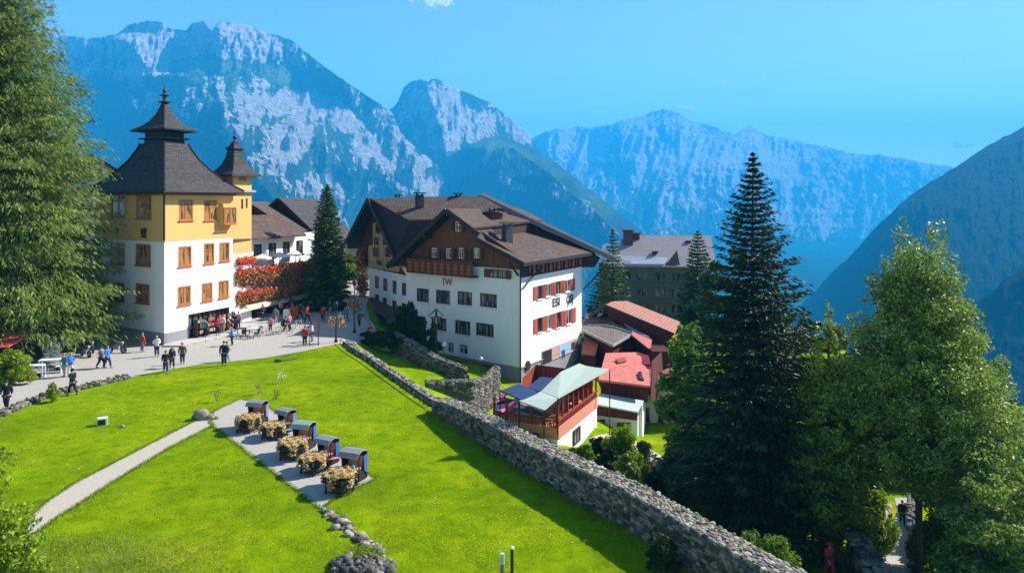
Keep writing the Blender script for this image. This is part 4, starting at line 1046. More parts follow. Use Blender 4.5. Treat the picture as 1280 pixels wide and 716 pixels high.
wallpts = [(-4.5,46.6),(-3.45,44.8),(-1.3,40.8),(1.0,36.3),(4.6,30.6),(6.6,26.8),(8.7,22.8)]
tops = [.75,1.0,1.25,1.4,1.5,1.5,1.5]
stone_wall('stone_wall', 'long dry stone wall with a wide top dividing the meadow from the village', wallpts, lambda i: tops[i], 1.0, STONE, size=.2, capm=STONEL, jag=.03)
# low stone edging between street and meadow
ed = PX([(-20,530),(0,521),(30,507),(62,495),(95,488),(125,481),(158,473)])
stone_wall('stone_edging', 'low broken row of grey stones along the street verge at left', ed, lambda i: HZ(*ed[i])+.2, .5, STONED, size=.26, capm=STONE, jag=.1, cat='edging')
ke = PX([(427,430),(440,440),(460,452),(485,470),(510,487),(532,502),(545,510)])
stone_wall('stone_kerb', 'narrow pale stone kerb running down the meadow edge beside the grassy bank', [(p[0]+.25, p[1]+.15) for p in ke], lambda i: HZ(*ke[i])+.22, .55, STONEL, size=.32, jag=.05, cat='kerb')
mb = MB(); kz = [(Vector((x, y, HZ(x, y)+.42))) for x, y in [(p[0]-.12, p[1]-.08) for p in ke]]
o = empty('handrail', (ke[0][0], ke[0][1], 0), label='thin dark rail following the pale stone kerb down the meadow', cat='rail')
mb.tube([p+Vector((0,0,.0)) for p in kz], .04, 6); mb.build('rail', BLACK, o)
for a, b in zip(kz[:-1], kz[1:]):
    for i in range(3):
        p = a.lerp(b, i/3); mb = MB(); mb.tube([p-Vector((0,0,.45)), p], .03, 5); mb.build('post', BLACK, o)
# walls of the hotel forecourt
wa = PX([(492,441),(515,440),(548,447),(576,458)])
def shaded_wall(name, label, q, zt, th=.5, cap=None): return stone_wall(name, label, q, lambda i: zt[i], th, STONED, size=.3, capm=cap or STONED, jag=.04)
shaded_wall('retaining_wall', 'mossy shaded retaining wall below the hotel front and bushes', [(-11.5,73.5),(-9.5,71.2),(-7.0,68.0),(-4.0,66.0)], [.2,-.25,-1.0,-1.7], .6)
shaded_wall('stone_wall', 'short thick stone pier wall at the foot of the grassy bank', [(-6.6,58.0),(-3.2,59.0)], [-.9,-1.0], .8)
shaded_wall('stair_wall', 'sloping stone parapet of the steps rising to the hotel corner', [(-3.2,59.2),(-2.2,62.5),(-1.3,66.8)], [-1.1,-1.7,-1.6], .5, STONE)
# rocks at the near end of the paved strip
st = Stones(); o = empty('rock_edging', P(425,650), label='line of rough pale stones running down from the paved strip', cat='edging')
for i in range(90):
    t = rnd.random(); x = 405+t*72+rnd.gauss(0, 5*(1-.3*t)); y = 637+t*58; p = P(x, y); s = rnd.uniform(.12, .38)
    st.add((p.x, p.y, p.z+s*.15), (s, s*.8, s*.6), rnd.uniform(0, 3), .4)
st.build('stones', STONEL, o)
st = Stones(); o = empty('rock_pile', P(450,705), label='heap of jagged dark rocks at the bottom of the meadow', cat='rocks')
for i in range(170):
    x = rnd.uniform(410, 492); y = rnd.uniform(702, 724); p = P(x, y); s = rnd.uniform(.10, .30); hgt = .28*max(0, 1-((x-450)/46)**2)*rnd.random()
    st.add((p.x, p.y, p.z+hgt+s*.2), (s, s*.9, s*.75), rnd.uniform(0, 3), .6)
st.build('stones', STONED, o)
st = Stones(); o = empty('boulder', P(254,523), label='pale boulder where the gravel path meets the paved strip', cat='rock')
for dx, s in ((0,.75),(.5,.4),(-.4,.35),(.9,.25)): p = P(252, 524); st.add((p.x+dx, p.y, p.z+s*.3), (s, s*.8, s*.9), rnd.random(), .3)
st.build('stones', STONEL, o)
# stone faced bank beside the lower lane
b0 = [P(1108,700), P(1106,680), P(1112,662)]
st = stone_wall('rock_wall', 'pale rough rock wall with bushes on top beside the lower lane', [(P(1075,716).x-1.6, P(1075,716).y-7), (P(1075,716).x, P(1075,716).y+.5), (P(1100,690).x-.3, P(1100,690).y), (P(1112,655).x-.4, P(1112,655).y)], lambda i: [-5.6,-5.9,-7.0,-8.2][i], .9, STONEL, size=.6, jag=.12)
stone_wall('stone_wall', 'low shaded parapet along the right side of the lower lane', [(P(1146,716).x, P(1146,716).y), (P(1143,660).x, P(1143,660).y), (P(1140,630).x, P(1140,630).y)], lambda i: [-8.2,-8.6,-9.0][i], .4, STONED, size=.35)
# ================================================================ terrace restaurant below the hotel
CANV = simple('sage_canvas', (.42,.50,.42), .85, .06, 1.0); NAVY = simple('navy_canvas', (.012,.035,.11), .75, .25, .8); TERRA = simple('terracotta_floor', (.62,.25,.15), .85, .15, 2); RWOOD = planks('red_stained_wood', (.30,.05,.025))
rs = empty('restaurant', (6, 64, -9), label='open restaurant terrace with a red balustrade on a white walled base', cat='restaurant')
def WS(name, l, mat, t=(0,0,-.1), parent=None): mb = MB(); mb.slab([W(*p) for p in l], t); return mb.build(name, mat, parent)
# base
a = W(641,540,60); b = W(697,549,57.5); c = W(746,508,66.5); d_ = W(700,494,70)
base_ = [Vector((a.x-1.5,60,0)), Vector((b.x,57.5,0)), Vector((c.x,66.5,0)), Vector((1.6,73.2,0))]
ztf = -4.75
mb = MB(); q = [(p.x, p.y) for p in base_]; mb.add([(*p, -10.5) for p in q]+[(*p, ztf) for p in q], [(0,1,5,4),(1,2,6,5),(2,3,7,6),(3,0,4,7)]); mb.build('base_wall', WHITE, rs)
mb = MB(); mb.slab([(*p, ztf) for p in [(a_[0]*1.0, a_[1]) for a_ in q]], (0,0,.12)); mb.build('floor', TERRA, rs)
wR = Wall(q[1], q[2], (2, 66)); wF = Wall(q[0], q[1], (2, 66))
mb = MB()
for w_, n in ((wR, 8), (wF, 5)):
    for i in range(n+1): k = w_.L*i/n; w_.box(mb, k-.07, k+.07, ztf, ztf+2.5 if w_ is wR else ztf+2.2, -.14, .0)
mb.build('post', RWOOD, rs)
mb = MB(); wR.box(mb, 0, wR.L, ztf-.35, ztf+.55, 0, .08); wF.box(mb, 0, wF.L, ztf-.35, ztf+.55, 0, .08); mb.build('parapet', TERRA, rs)
mb = MB()
for w_ in (wR, wF):
    w_.box(mb, 0, w_.L, ztf+1.0, ztf+1.1, -.1, .1)
    n = int(w_.L/.22)
    for i in range(n): k = w_.L*(i+.5)/n; w_.box(mb, k-.04, k+.04, ztf+.55, ztf+1.0, -.03, .03)
mb.build('balustrade', RWOOD, rs)
mb = MB(); mb.add([(.9,66.5,ztf), (2.2,70.5,ztf), (7.2,67.5,ztf), (2.2,70.5,ztf+2.5), (.9,66.5,ztf+2.2), (7.2,67.5,ztf+2.5)], [(0,1,3,4),(1,2,5,3)]); mb.build('back_wall', RWOOD, rs)
wn = wR.rect((716,520,724,536)); wR.window((wn[0], wn[1], -6.6, -5.4), rs, DFR, PGLASS, proud=.16)
WS('canopy', [(649,500.5,58),(676,489,61),(697,497.5,57.5),(680,512,55.5)], CANV, parent=rs)
WS('canopy', [(676.5,488.6,61.1),(701,464.5,67),(724,454,70),(735,458,69),(762,461,66.5),(697.5,497,57.6)], CANV, parent=rs)
WS('awning', [(659.6,483.5,62),(676,470.5,66),(704,474,65),(676,489.2,61.3)], NAVY, parent=rs)
WS('awning', [(625,488,60),(649,479,63),(682,493.5,60),(656.6,501,57.9)], NAVY, parent=rs)
mb = MB()
for (px, py, D, zb) in ((649,500.5,58,-6),(680,512,55.5,ztf),(697,497.5,57.5,ztf),(762,461,66.5,-9.5),(625,488,60,-6)):
    p = W(px, py, D); mb.tube([p, (p.x, p.y, zb)], .05, 6)
mb.build('awning_pole', DFR, rs)
# lower navy covered yard with two pink loungers
yd = empty('sun_deck', (-2, 58, -5), label='navy surfaced yard tucked behind the stone wall below the hotel', cat='deck')
WS('floor', [(598,528,60.5),(622,492,69),(690,520,62),(668,548,57)], NAVY, t=(0,0,-.15), parent=yd)
mb = MB()
for i in range(7): p = W(602+i*3.2, 524-i*5, 61.3+i*1.2); mb.tube([p, p+Vector((0,0,.8))], .04, 5)
mb.tube([W(602,524,61.3)+Vector((0,0,.8)), W(621.2,494,68.5)+Vector((0,0,.8))], .035, 5); mb.build('rail', DFR, yd)
PINK = simple('pink_cushion', (.75,.16,.26), .7, .08)
for (px, py, D, lb) in ((621,502.5,66,'pink padded lounger farther up the navy yard'),(633.5,513.5,63,'pink padded lounger nearest the stone wall on the navy yard')):
    p = W(px, py, D); l = lempty('sun_lounger', p, .75 if D > 60 else .6, lb, 'sun lounger', 'pink loungers on the navy yard')
    mb = MB(); mb.box((0,0,.1), (1.75,.62,.16)); mb.build('cushion', PINK, l, bevel=.06); mb = MB(); mb.slab([(.35,-.3,.2),(.35,.3,.2),(.95,.3,.5),(.95,-.3,.5)], (0,0,.13)); mb.build('backrest', PINK, l, bevel=.03)
    mb = MB()
    for x in (-.7,.7):
        for y in (-.25,.25): mb.box((x,y,-.12), (.06,.06,.3))
    mb.build('frame', BLACK, l)
# planter tub and tables
def cafe_table(p, label, col, rz=0, group='small tables on the restaurant terrace'):
    o = lempty('cafe_table', p, rz, label, 'table', group); mb = MB(); mb.box((0,0,.74), (.9,.7,.05)); mb.build('tabletop', col, o, bevel=.01)
    for x in (-.36,.36):
        for y in (-.28,.28): mb = MB(); mb.box((x,y,.36), (.05,.05,.72)); mb.build('leg', BLACK, o)
    return o
def cafe_chair(p, label, col, rz=0, group='chairs on the restaurant terrace'):
    o = lempty('cafe_chair', p, rz, label, 'chair', group); mb = MB(); mb.box((0,0,.45), (.42,.42,.05)); mb.build('seat', col, o)
    mb = MB(); mb.box((0,.2,.72), (.42,.04,.34)); mb.build('backrest', col, o)
    for x in (-.18,.18):
        for y in (-.18,.18): mb = MB(); mb.box((x,y,.22), (.035,.035,.44)); mb.build('leg', BLACK, o)
    return o
for i, (k, dd, lb) in enumerate(((1.6,-1.1,'near the canopy corner'),(4.0,-1.3,'midway along the red balustrade'),(6.6,-1.2,'towards the far end of the red balustrade'))):
    p = wR.pt(k, ztf+.12, dd); cafe_table(p, 'small wooden table on the terracotta terrace '+lb, BWOOD, .5)
    cafe_chair(p+Vector((.2,-.7,0)), 'red chair at the terrace table '+lb, SHUT, 3.4)
# red tiled and sheet roofed chalets
def block(name, parent, top, zb, mat):      # walls under a footprint given as (px,py,D)
    pts = [W(*p) for p in top]; mb = MB(); n = len(pts); mb.add([p for p in pts]+[Vector((p.x,p.y,zb)) for p in pts], [(k, (k+1) % n, (k+1) % n+n, k+n) for k in range(n)]); return mb.build(name, mat, parent)
REDW = planks('oxblood_wood', (.10,.022,.014))
c1 = empty('chalet', (11, 74, -9.5), label='chalet with a bright red sheet metal roof above a dark red wooden balcony', cat='chalet')
WS('roof', [(748,474,72.5),(757,441,80),(795,440,82),(811,446,80),(814,457,77),(812.5,482,72)], REDM, t=(0,0,-.2), parent=c1)
WS('skylight', [(769,450,77.9),(781,448,78.4),(783,452,77.7),(773,454.5,77)], simple('rust_hatch', (.35,.07,.05)), t=(0,0,.14), parent=c1)
WS('skylight', [(797,466,74.8),(801.5,465,75),(805,476,73),(799.5,474,73.2)], BLACK, t=(0,0,.12), parent=c1)
WS('roof_rim', [(796,441,81.5),(811,446,79.8),(812,457,77),(797,455,78.2)], simple('maroon_sheet', (.25,.02,.03), .5), t=(0,0,.12), parent=c1)
block('wall', c1, [(751,473,73.5),(810,480,73),(811,452,79.5),(760,447,80.5)], -6.4, REDW)
block('lower_wall', c1, [(749,497,72.2),(803,504,72),(808,480,79),(757,475,80)], -10.5, WHITE)
WS('lean_to_roof', [(743.5,504.5,69.6),(750,491,72.6),(804.5,500.5,72.4),(797,514.5,69)], simple('pale_green_sheet', (.48,.55,.50), .5, .08), t=(0,0,-.12), parent=c1)
WS('balcony', [(745,506.5,69.9),(797,515.5,69.4),(797,525.5,69.4),(745,519,69.9)], REDW, t=(0,.15,0), parent=c1)
lwv = Wall(tuple(W(749,520,71.6)[:2]), tuple(W(800,525,71.4)[:2]), (12, 76)); ra = lwv.rect((749,523,756,541)); rb = lwv.rect((771,527,788,537))
block('porch_wall', c1, [(746,512,71.4),(797,520,71.2),(800,515,73),(752,508,73)], -10.5, WHITE)
for r in (ra, rb): lwv.window(r, c1, DFR, PGLASS, proud=.34)
WS('side_wall', [(814,452,77),(826,440,82),(829,500,82),(813,500,73)], REDW, t=(.12,0,0), parent=c1)
# inscription on the porch fascia and roof edge
lp = Wall(tuple(W(745,510,69.7)[:2]), tuple(W(797,518,69.2)[:2]), (12, 76))
fas = Wall(tuple(W(751,480,73.45)[:2]), tuple(W(810,485,72.95)[:2]), (12, 76))
text_obj('GASTHOF', .62, simple('cream_paint', (.6,.52,.40)), c1, on_wall(fas, 772, 488.5, .06)) if False else None
_W0 = W
def W(x, y, D): return _W0(x, y, D*1.09)
c2 = empty('chalet', (11, 84, -9), label='long chalet with a weathered reddish tiled roof sloping to the right', cat='chalet')
WS('roof', [(757,381,84),(764,377,86),(784,376,90),(850,402,88),(843,416.5,81)], REDT, t=(0,0,-.2), parent=c2)
mb = MB(); mb.bar(W(756,382,83.6), W(842,418,80.6), .14, .35); mb.bar(W(757,381,83.6), W(736,396,85), .14, .35); mb.build('bargeboard', BLACK, c2)
WS('roof', [(757,381,84.2),(764,377,86),(750,384,90),(735,397,86)], BROWNT, t=(0,0,-.15), parent=c2)
block('wall', c2, [(760,386,85),(840,417,81.5),(838,404,92),(764,380,92)], -9.5, REDW)
for i in range(4):
    ww2 = Wall(tuple(W(760,400,85)[:2]), tuple(W(840,417,81.5)[:2]), (12, 90)); r = ww2.rect((775+i*13, 404+i*3, 781+i*13, 413+i*3)); ww2.window(r, c2, WFR, PGLASS, proud=.17)
c3 = empty('chalet', (10, 79, -9), label='low chalet with a patched grey brown shingle roof beside the white hotel', cat='chalet')
WS('roof', [(728,404,83),(733,392,87),(772,391,87),(768,403,83.5)], BROWNT, t=(0,0,-.2), parent=c3)
WS('roof', [(728,405,83),(768,403.5,83.3),(793,414,82),(766,430.5,77.5),(740,418,79.5),(728,411,81)], tile_mat('old_shingles', (.17,.14,.125), (.26,.215,.19), (.12,.1,.09), .35, .3), t=(0,0,-.2), parent=c3)
mb = MB(); mb.bar(W(728,413,80.6), W(766,432,77.2), .12, .3); mb.bar(W(766,432,77.2), W(795,415,81.6), .12, .3); mb.build('bargeboard', STONEG, c3)
block('wall', c3, [(730,408,82),(766,430,78.3),(790,416,82),(765,398,85)], -9.5, REDW)
WS('roof', [(727,427,80),(731,420,82),(749,425,81),(744,443,77.5),(727,441,78)], REDM, t=(0,0,-.15), parent=c3)
WS('roof', [(788,417,80.5),(795,414,81.5),(815,424,80.5),(813,437,78.5)], simple('rose_sheet', (.5,.13,.12), .5), t=(0,0,-.15), parent=c3)
block('annexe_wall', c3, [(729,441,78.5),(744,443,78),(748,427,81),(732,424,82)], -9.5, REDW)
WS('panel_roof', [(780,404,83.5),(794,411,82.5),(812,421,81),(800,423,80)], simple('glazed_roof', (.25,.30,.33), .3, .3), t=(0,0,-.12), parent=c3)
mb = MB(); mb.box(W(822,470,79)+Vector((0,0,-1.5)), (2.0, 4.5, 9.5)); mb.build('tower_wall', REDW, c2)
W = _W0
c4 = gable_house('cottage', 'small white cottage half hidden by the tall spruce at the lawn edge', 'cottage', (16.6, 80), -.2, 6.5, 6, -10.2, -7.2, -5.6, CREAM, REDT, over=.5, wins=[('f', .15, 1.4, .5, 1.3, DFR, PGLASS), ('f', .36, 1.4, .5, 1.3, DFR, PGLASS), ('f', .6, 1.5, .9, .9, DFR, PGLASS), ('f', .82, 1.5, .9, .9, DFR, PGLASS)])
# grey hotel behind
SHG = simple('weathered_grey_green', (.15,.155,.125), .85, .2, 1.2); TIN = simple('tin_roof', (.30,.26,.25), .5, .12, .8)
g1 = lempty('guest_house', (25.8, 136, -9), -.14, label='large grey green guest house with four rows of balconies and tin roofs', cat='guest house')
mb = MB(); mb.add([(-7.2,-6,-3),(8.6,-6,-3),(8.6,7,-3),(-7.2,7,-3),(-7.2,-6,11.2),(8.6,-6,11.2),(8.6,7,11.2),(-7.2,7,11.2)], [(0,1,5,4),(1,2,6,5),(2,3,7,6),(3,0,4,7)]); mb.add([(8.58,-6,11.2),(8.58,7,11.2),(8.58,.5,15.2)], [(0,1,2)]); mb.add([(-7.18,-6,11.2),(-7.18,7,11.2),(-7.18,.5,15.2)], [(0,1,2)]); mb.build('wall', SHG, g1)
mb = MB(); n = Vector((0,-4.2,7)).normalized(); mb.slab([(-5.6,.5,15.5),(9.6,.5,15.5),(9.6,-7.4,10.6),(-8.2,-7.4,10.6)], n*.2); mb.slab([(-5.6,.5,15.5),(9.6,.5,15.5),(9.6,8.4,10.6),(-8.2,8.4,10.6)], (0,.1,.2)); mb.build('roof', TIN, g1)
mb = MB(); mb.slab([(-8.2,-7.4,10.75),(-6.0,-1.2,14.6),(-9.5,3,13.6),(-10.2,-5,11.2)], (0,0,.2)); mb.slab([(-8.0,-6.6,10.95),(-5.0,-7.2,10.95),(1,-7.2,10.95),(1.6,-5.6,12.0),(-7,-5,12.2)], (0,-.02,.22)); mb.build('lower_roof', simple('pale_tin', (.45,.47,.5), .4), g1)
mb = MB(); mb.slab([(-10,-4.5,-3),(-7.3,-4.5,-3),(-7.3,-4.5,11.2),(-10,-4.5,11.2)], (0,8,0)); mb.build('wing_wall', SHG, g1)
mb = MB(); mb.add([(1.2,-7.3,11.0),(3.6,-7.3,11.0),(3.3,-5.0,13.4)], [(0,1,2)]); mb.box((-.4,-4.6,13.0), (1.0,.9,.3)); mb.box((5.5,-1.4,14.7), (.9,.7,.3)); mb.build('skylight', BLACK, g1)
fw_ = Wall((-7.2,-6), (8.6,-6), (0,0)); sw_ = Wall((8.6,-6), (8.6,7), (0,0))
for fl in range(4):
    z = 8.9-fl*2.75
    for i in range(4):
        k = 1.7+i*2.9; fw_.window((k-.95, k+.95, z-.75, z+.75), g1, SHG, PGLASS, proud=.16, mull=1, bars=0)
    for i in range(2):
        k = 3+i*4.5; sw_.window((k-1.1, k+1.1, z-.7, z+.7), g1, SHG, PGLASS, proud=.16, mull=2, bars=0)
    mb = MB(); fw_.box(mb, 0, 12.8, z-1.35, z-1.2, 0, 1.0); fw_.box(mb, 0, 12.8, z-.55, z-.47, .92, 1.0)
    for i in range(27): fw_.box(mb, .1+i*.48, .14+i*.48, z-1.2, z-.55, .94, .98)
    for i in range(6): fw_.box(mb, .05+i*2.52, .2+i*2.52, z-1.35, z+1.3, .85, 1.0)
    mb.build('balcony', SHG, g1)
for (x, y, s, h) in ((-5.0,-1.5,1.7,3.6),(-3.6,-.2,1.3,3.0),(.6,2.5,1.2,1.9),(2.2,2.5,.8,1.4)):
    mb = MB(); mb.box((x,y,13.0+h/2), (s,s,h)); mb.box((x,y,13.05+h), (s*1.25,s*1.25,.2)); mb.build('chimney', simple('brick_chimney', (.10,.055,.045)) if 'bc' not in MATS else MATS['bc'], g1)
# red tent roof, dark covers and planter at the far left
tn = empty('market_stall', P(20,436), label='low market stall with a red canvas roof at the left edge', cat='market stall')
WS('canopy', [(-70,434,57.5),(-70,417,61),(27,417,62),(36,420,60),(10,434.5,57)], simple('red_canvas', (.62,.09,.07), .85, .1), t=(0,0,.05), parent=tn)
mb = MB()
for p in ((-60,434,57.5),(10,434.5,57),(34,420,60)): v = W(*p); mb.tube([v, (v.x, v.y, 0)], .05, 6)
mb.build('pole', BLACK, tn)
mb = MB(); v = W(-10,440,59); mb.box((v.x, v.y, .45), (5,1.4,.9)); mb.build('counter', BWOOD, tn)
tn = empty('tarpaulin', P(80,440), label='dark blue tarpaulins pitched low over goods beside the white hotel', cat='tarpaulin')
WS('cover', [(28,418,63),(60,411,66),(112,413,68),(112,424,66),(72,430,63),(52,438,60.5)], simple('blue_tarp', (.015,.05,.13), .6, .3, 1), t=(0,0,.06), parent=tn)
WS('cover', [(52,438,60.5),(64,427,62.5),(74,430,63),(76,450,59.5),(58,452,58.6)], simple('grey_tarp', (.12,.13,.13), .7, .4, 3), t=(.05,.05,0), parent=tn)
mb = MB()
for p in ((52,438,60.5),(112,424,66),(72,430,63)): v = W(*p); mb.tube([v, (v.x, v.y, 0)], .05, 6)
mb.build('pole', BLACK, tn)
sh = empty('shed', P(16,418), label='small grey flat roofed hut behind the red canvas stall', cat='hut')
v = W(16,402,66); mb = MB(); mb.box((v.x, v.y, 1.3), (3.4, 2.6, 3.2)); mb.build('wall', simple('grey_boards', (.16,.15,.14)), sh); mb = MB(); mb.box((v.x, v.y, 2.98), (3.8, 3.0, .14)); mb.build('roof', simple('rust_edge', (.25,.14,.08)), sh)
# ================================================================ trees
BARK = simple('bark', (.10,.075,.055), .95, .3, 6, bmp=.6); BARKL = simple('grey_bark', (.20,.18,.15), .95, .3, 6, bmp=.6)
SPR = leaf_mat('spruce_needles', (.014,.030,.010), (.055,.095,.028), .15, .6); SPR2 = leaf_mat('spruce_needles_fresh', (.03,.065,.012), (.12,.19,.035), .2, .6)
LAR = leaf_mat('larch_needles', (.10,.16,.025), (.34,.42,.09), .45, .6); BIR = leaf_mat('small_round_leaves', (.07,.12,.015), (.27,.37,.06), .4, .45, extra=(.48,.56,.2))
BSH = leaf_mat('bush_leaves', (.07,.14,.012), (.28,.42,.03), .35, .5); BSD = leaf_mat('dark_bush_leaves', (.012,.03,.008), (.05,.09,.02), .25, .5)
LIM = leaf_mat('lime_leaves', (.15,.24,.012), (.46,.58,.03), .45, .5)
def blades(c, d, w, up=None):
    """quads: centre c, half-axis d (n,3), half-width w; slightly random facing"""
    n = len(c); r = NP.normal(size=(n, 3)); r[:, 2] *= .45
    s = np.cross(d, r+np.array([0,0,.9])); s /= np.linalg.norm(s, axis=1)[:, None]+1e-9; s = s*np.asarray(w).reshape(-1, 1)
    v = np.stack([c-d-s*.5, c-d*.2+s, c+d, c-d*.2-s*1.0], 1)
    return v
def conifer(name, label, base, h, r, mat, rows=46, nb=13, seg=11, droop=.25, trunk_r=.3, start=.06, dens=3, tuft=.26, shape=.85, group=None, cat='tree', jitr=.22, curve=.12, hang=0.0, bark=None, lean=(0,0), wt=.32, asym=None):
    o = lempty(name, base, rnd.uniform(0, 6), label, cat, group)
    tb = MB(); tb.tube([(0,0,-.8),(0,0,h*.3),(0,0,h*.7),(0,0,h*.99)], [trunk_r, trunk_r*.75, trunk_r*.35, .02], 8); tb.build('trunk', bark or BARK, o, smooth=True)
    C_, D_, W_ = [], [], []; br = MB()
    for i in range(rows):
        t = i/(rows-1); z = h*(start+(1-start)*t**.93); rr = r*(1-t)**shape*(1+.0*t)
        rr = max(rr, .10)
        n = max(4, int(nb*(.55+.45*(1-t))))
        ph = rnd.uniform(0, 6.28)
        for k in range(n):
            a = ph+2*math.pi*k/n+rnd.uniform(-.2, .2); L_ = rr*(1+rnd.uniform(-jitr, jitr*.6))
            if rnd.random() < .05: L_ *= .55
            if asym: L_ *= asym(a, t)
            sl = droop*(1-t*.9)-.15*t+rnd.uniform(-.08, .08)
            m = max(3, int(seg*L_/r*1.05)+2)
            u = (np.arange(m)+.7)/m; 
            x = u*L_; zz = z-sl*L_*u+curve*L_*u**2.2
            ca, sa = math.cos(a), math.sin(a)
            if i % 3 == 0 and L_ > .8: br.tube([(0,0,z), (ca*L_*.5, sa*L_*.5, z-sl*L_*.5+curve*L_*.2), (ca*L_*.92, sa*L_*.92, z-sl*L_*.92+curve*L_*.83)], [.05*L_/r+.02, .03, .008], 4)
            wv = wt*L_*(np.sin(np.pi*np.clip(u*.9+.12, 0, 1))**.8)     # half width of the spray
            for dd in range(dens):
                off = NP.uniform(-1, 1, m); ox = x+NP.normal(0, .06*L_, m); oy = off*wv
                px_ = ca*ox-sa*oy; py_ = sa*ox+ca*oy; pz_ = zz-np.abs(off)*wv*.18+NP.normal(0, .05, m)-hang*NP.random(m)
                ad = a+off*.9; tl = tuft*(.7+.6*NP.random(m))*(.55+.45*(1-t))
                dx = np.cos(ad)*tl; dy = np.sin(ad)*tl; dz = -(sl*.5+.1+NP.uniform(-.1, .35, m)+hang*.9)*tl
                C_.append(np.stack([px_, py_, pz_], 1)); D_.append(np.stack([dx, dy, dz], 1)); W_.append(tl*.36)
    top = np.array([[0,0,h*.985]]*14); C_.append(top+NP.normal(0, .05, (14, 3))-np.array([0,0,.25])*NP.random((14,1))); D_.append(np.stack([NP.normal(0,.1,14), NP.normal(0,.1,14), np.full(14,.22)], 1)); W_.append(np.full(14, .05))
    v = blades(np.vstack(C_), np.vstack(D_), np.concatenate(W_)).reshape(-1, 3)
    if len(br.v): br.build('branch', bark or BARK, o)
    np_mesh('crown', v, np.arange(len(v)).reshape(-1, 4), mat, o, off=(0,0,0)); return o
def leafy(name, label, base, clumps, n, leaf, mat, trunk=None, cat='tree', group=None, bark=None, shell=.55, hangy=.3, gap=.0, limbs=True, fl=None):
    """clumps = [(x,y,z,rx,ry,rz)] local to base; leaves thick near each clump's surface, with holes"""
    o = lempty(name, base, 0, label, cat, group); sub = []
    for (x, y, z, rx, ry, rz) in clumps:
        k = max(4, int(7*rx*ry*rz/(max(.2, leaf*4))**2/6)) if False else 16
        for _ in range(k):
            d = NP.normal(size=3); d /= np.linalg.norm(d); q = NP.uniform(.45, .98)
            s = NP.uniform(.26, .46); sub.append((x+d[0]*rx*q, y+d[1]*ry*q, z+d[2]*rz*q, rx*s, ry*s, rz*s*.8))
    sub = np.array(sub); vol = (sub[:, 3]*sub[:, 4])**.9; pick = NP.choice(len(sub), n, p=vol/vol.sum())
    d = NP.normal(size=(n, 3)); d /= np.linalg.norm(d, axis=1)[:, None]; q = shell+(1.12-shell)*NP.random(n)**.7
    c = sub[pick, :3]+d*sub[pick, 3:6]*q[:, None]
    if gap:
        g = fbm(c[:, 0]*1.1+c[:, 2]*.7, c[:, 2]*1.1+c[:, 1]*.6, 3, 91); c = c[g > gap]; d = d[g > gap]
    m = len(c); ax = NP.normal(size=(m, 3)); ax[:, 2] -= hangy; ax /= np.linalg.norm(ax, axis=1)[:, None]
    L_ = leaf*(.6+.8*NP.random(m)); v = blades(c, ax*L_[:, None], L_*.55).reshape(-1, 3)
    mats = [mat] if fl is None else [mat, fl]
    cr = np_mesh('crown' if cat == 'tree' else 'foliage', v, np.arange(len(v)).reshape(-1, 4), mats, o, off=(0,0,0))
    if fl is not None: cr.data.polygons.foreach_set('material_index', (NP.random(m) < .10).astype(np.int32))
    if trunk:
        tb = MB(); tb.tube([(0,0,-.9),(0.05,0,trunk[1]*.5),(0,.05,trunk[1])], [trunk[0]*1.25, trunk[0], trunk[0]*.35], 8)
        tb.build('trunk', bark or BARK, o, smooth=True)
        if limbs:
            lb = MB()
            for (x, y, z, rx, ry, rz) in clumps[:12]:
                z0 = min(trunk[1]*.9, max(trunk[1]*.25, z-1.5*math.hypot(x, y)-rz*.5)); lb.tube([(0,0,z0), (x*.45, y*.45, z0+(z-z0)*.6), (x*.9, y*.9, z)], [trunk[0]*.4, trunk[0]*.25, .03], 5)
            lb.build('limb', bark or BARK, o)
    return o
def at(px, py, D): v = W(px, py, D); return Vector((v.x, v.y, HZ(v.x, v.y)))
def hgt(b, ytop): return W(0, ytop, b.y).z-b.z
# the tall dark spruce right of centre
b = at(941, 640, 46.5); conifer('spruce', 'tallest dark spruce standing behind the stone wall, right of centre', b, hgt(b, 193), 5.7, SPR, rows=60, nb=16, seg=22, jitr=.42, droop=.30, trunk_r=.36, start=.05, dens=6, tuft=.21, shape=.80, curve=.16)
# spruce beside the flower chalet
b = Vector((-20.9, 86.0, .8)); conifer('spruce', 'dense dark spruce between the flower chalet and the white hotel', b, hgt(b, 232), 2.6, SPR2, rows=44, nb=15, seg=12, droop=.12, start=.02, dens=4, tuft=.27, shape=.55, curve=.15, trunk_r=.22)
b = at(766, 400, 100); conifer('spruce', 'slim spruce showing above the right eave of the white hotel', b, hgt(b, 288), 3.6, SPR2, rows=34, nb=11, seg=9, droop=.2, dens=3, tuft=.34, shape=.8)
b = at(752, 400, 108); conifer('spruce', 'lower dark spruce directly behind the right corner of the white hotel', b, hgt(b, 330), 3.6, SPR, rows=26, nb=11, seg=9, droop=.2, dens=3, tuft=.36, shape=.7)
b = at(872, 400, 118); conifer('spruce', 'light green conifer leaning against the grey guest house', b, hgt(b, 290), 3.4, SPR2, rows=32, nb=11, seg=9, droop=.15, dens=4, tuft=.42, shape=.55)
# big larch at left
b = Vector((-43.2, 64.5, 0)); conifer('larch', 'huge drooping larch filling the left edge beside the white and ochre hotel', b, 36, 9.6, LAR, rows=74, nb=20, seg=26, droop=.42, trunk_r=.55, start=.13, dens=9, tuft=.19, shape=.62, curve=.10, hang=.55, jitr=.3, wt=.26)
b = Vector((-49.5, 60.0, 0)); conifer('larch', 'second larch behind the red canvas stall at the far left edge', b, 33, 6.5, LAR, rows=50, nb=15, seg=18, droop=.45, trunk_r=.4, start=.12, dens=7, tuft=.22, shape=.6, hang=.5, jitr=.3, wt=.26)
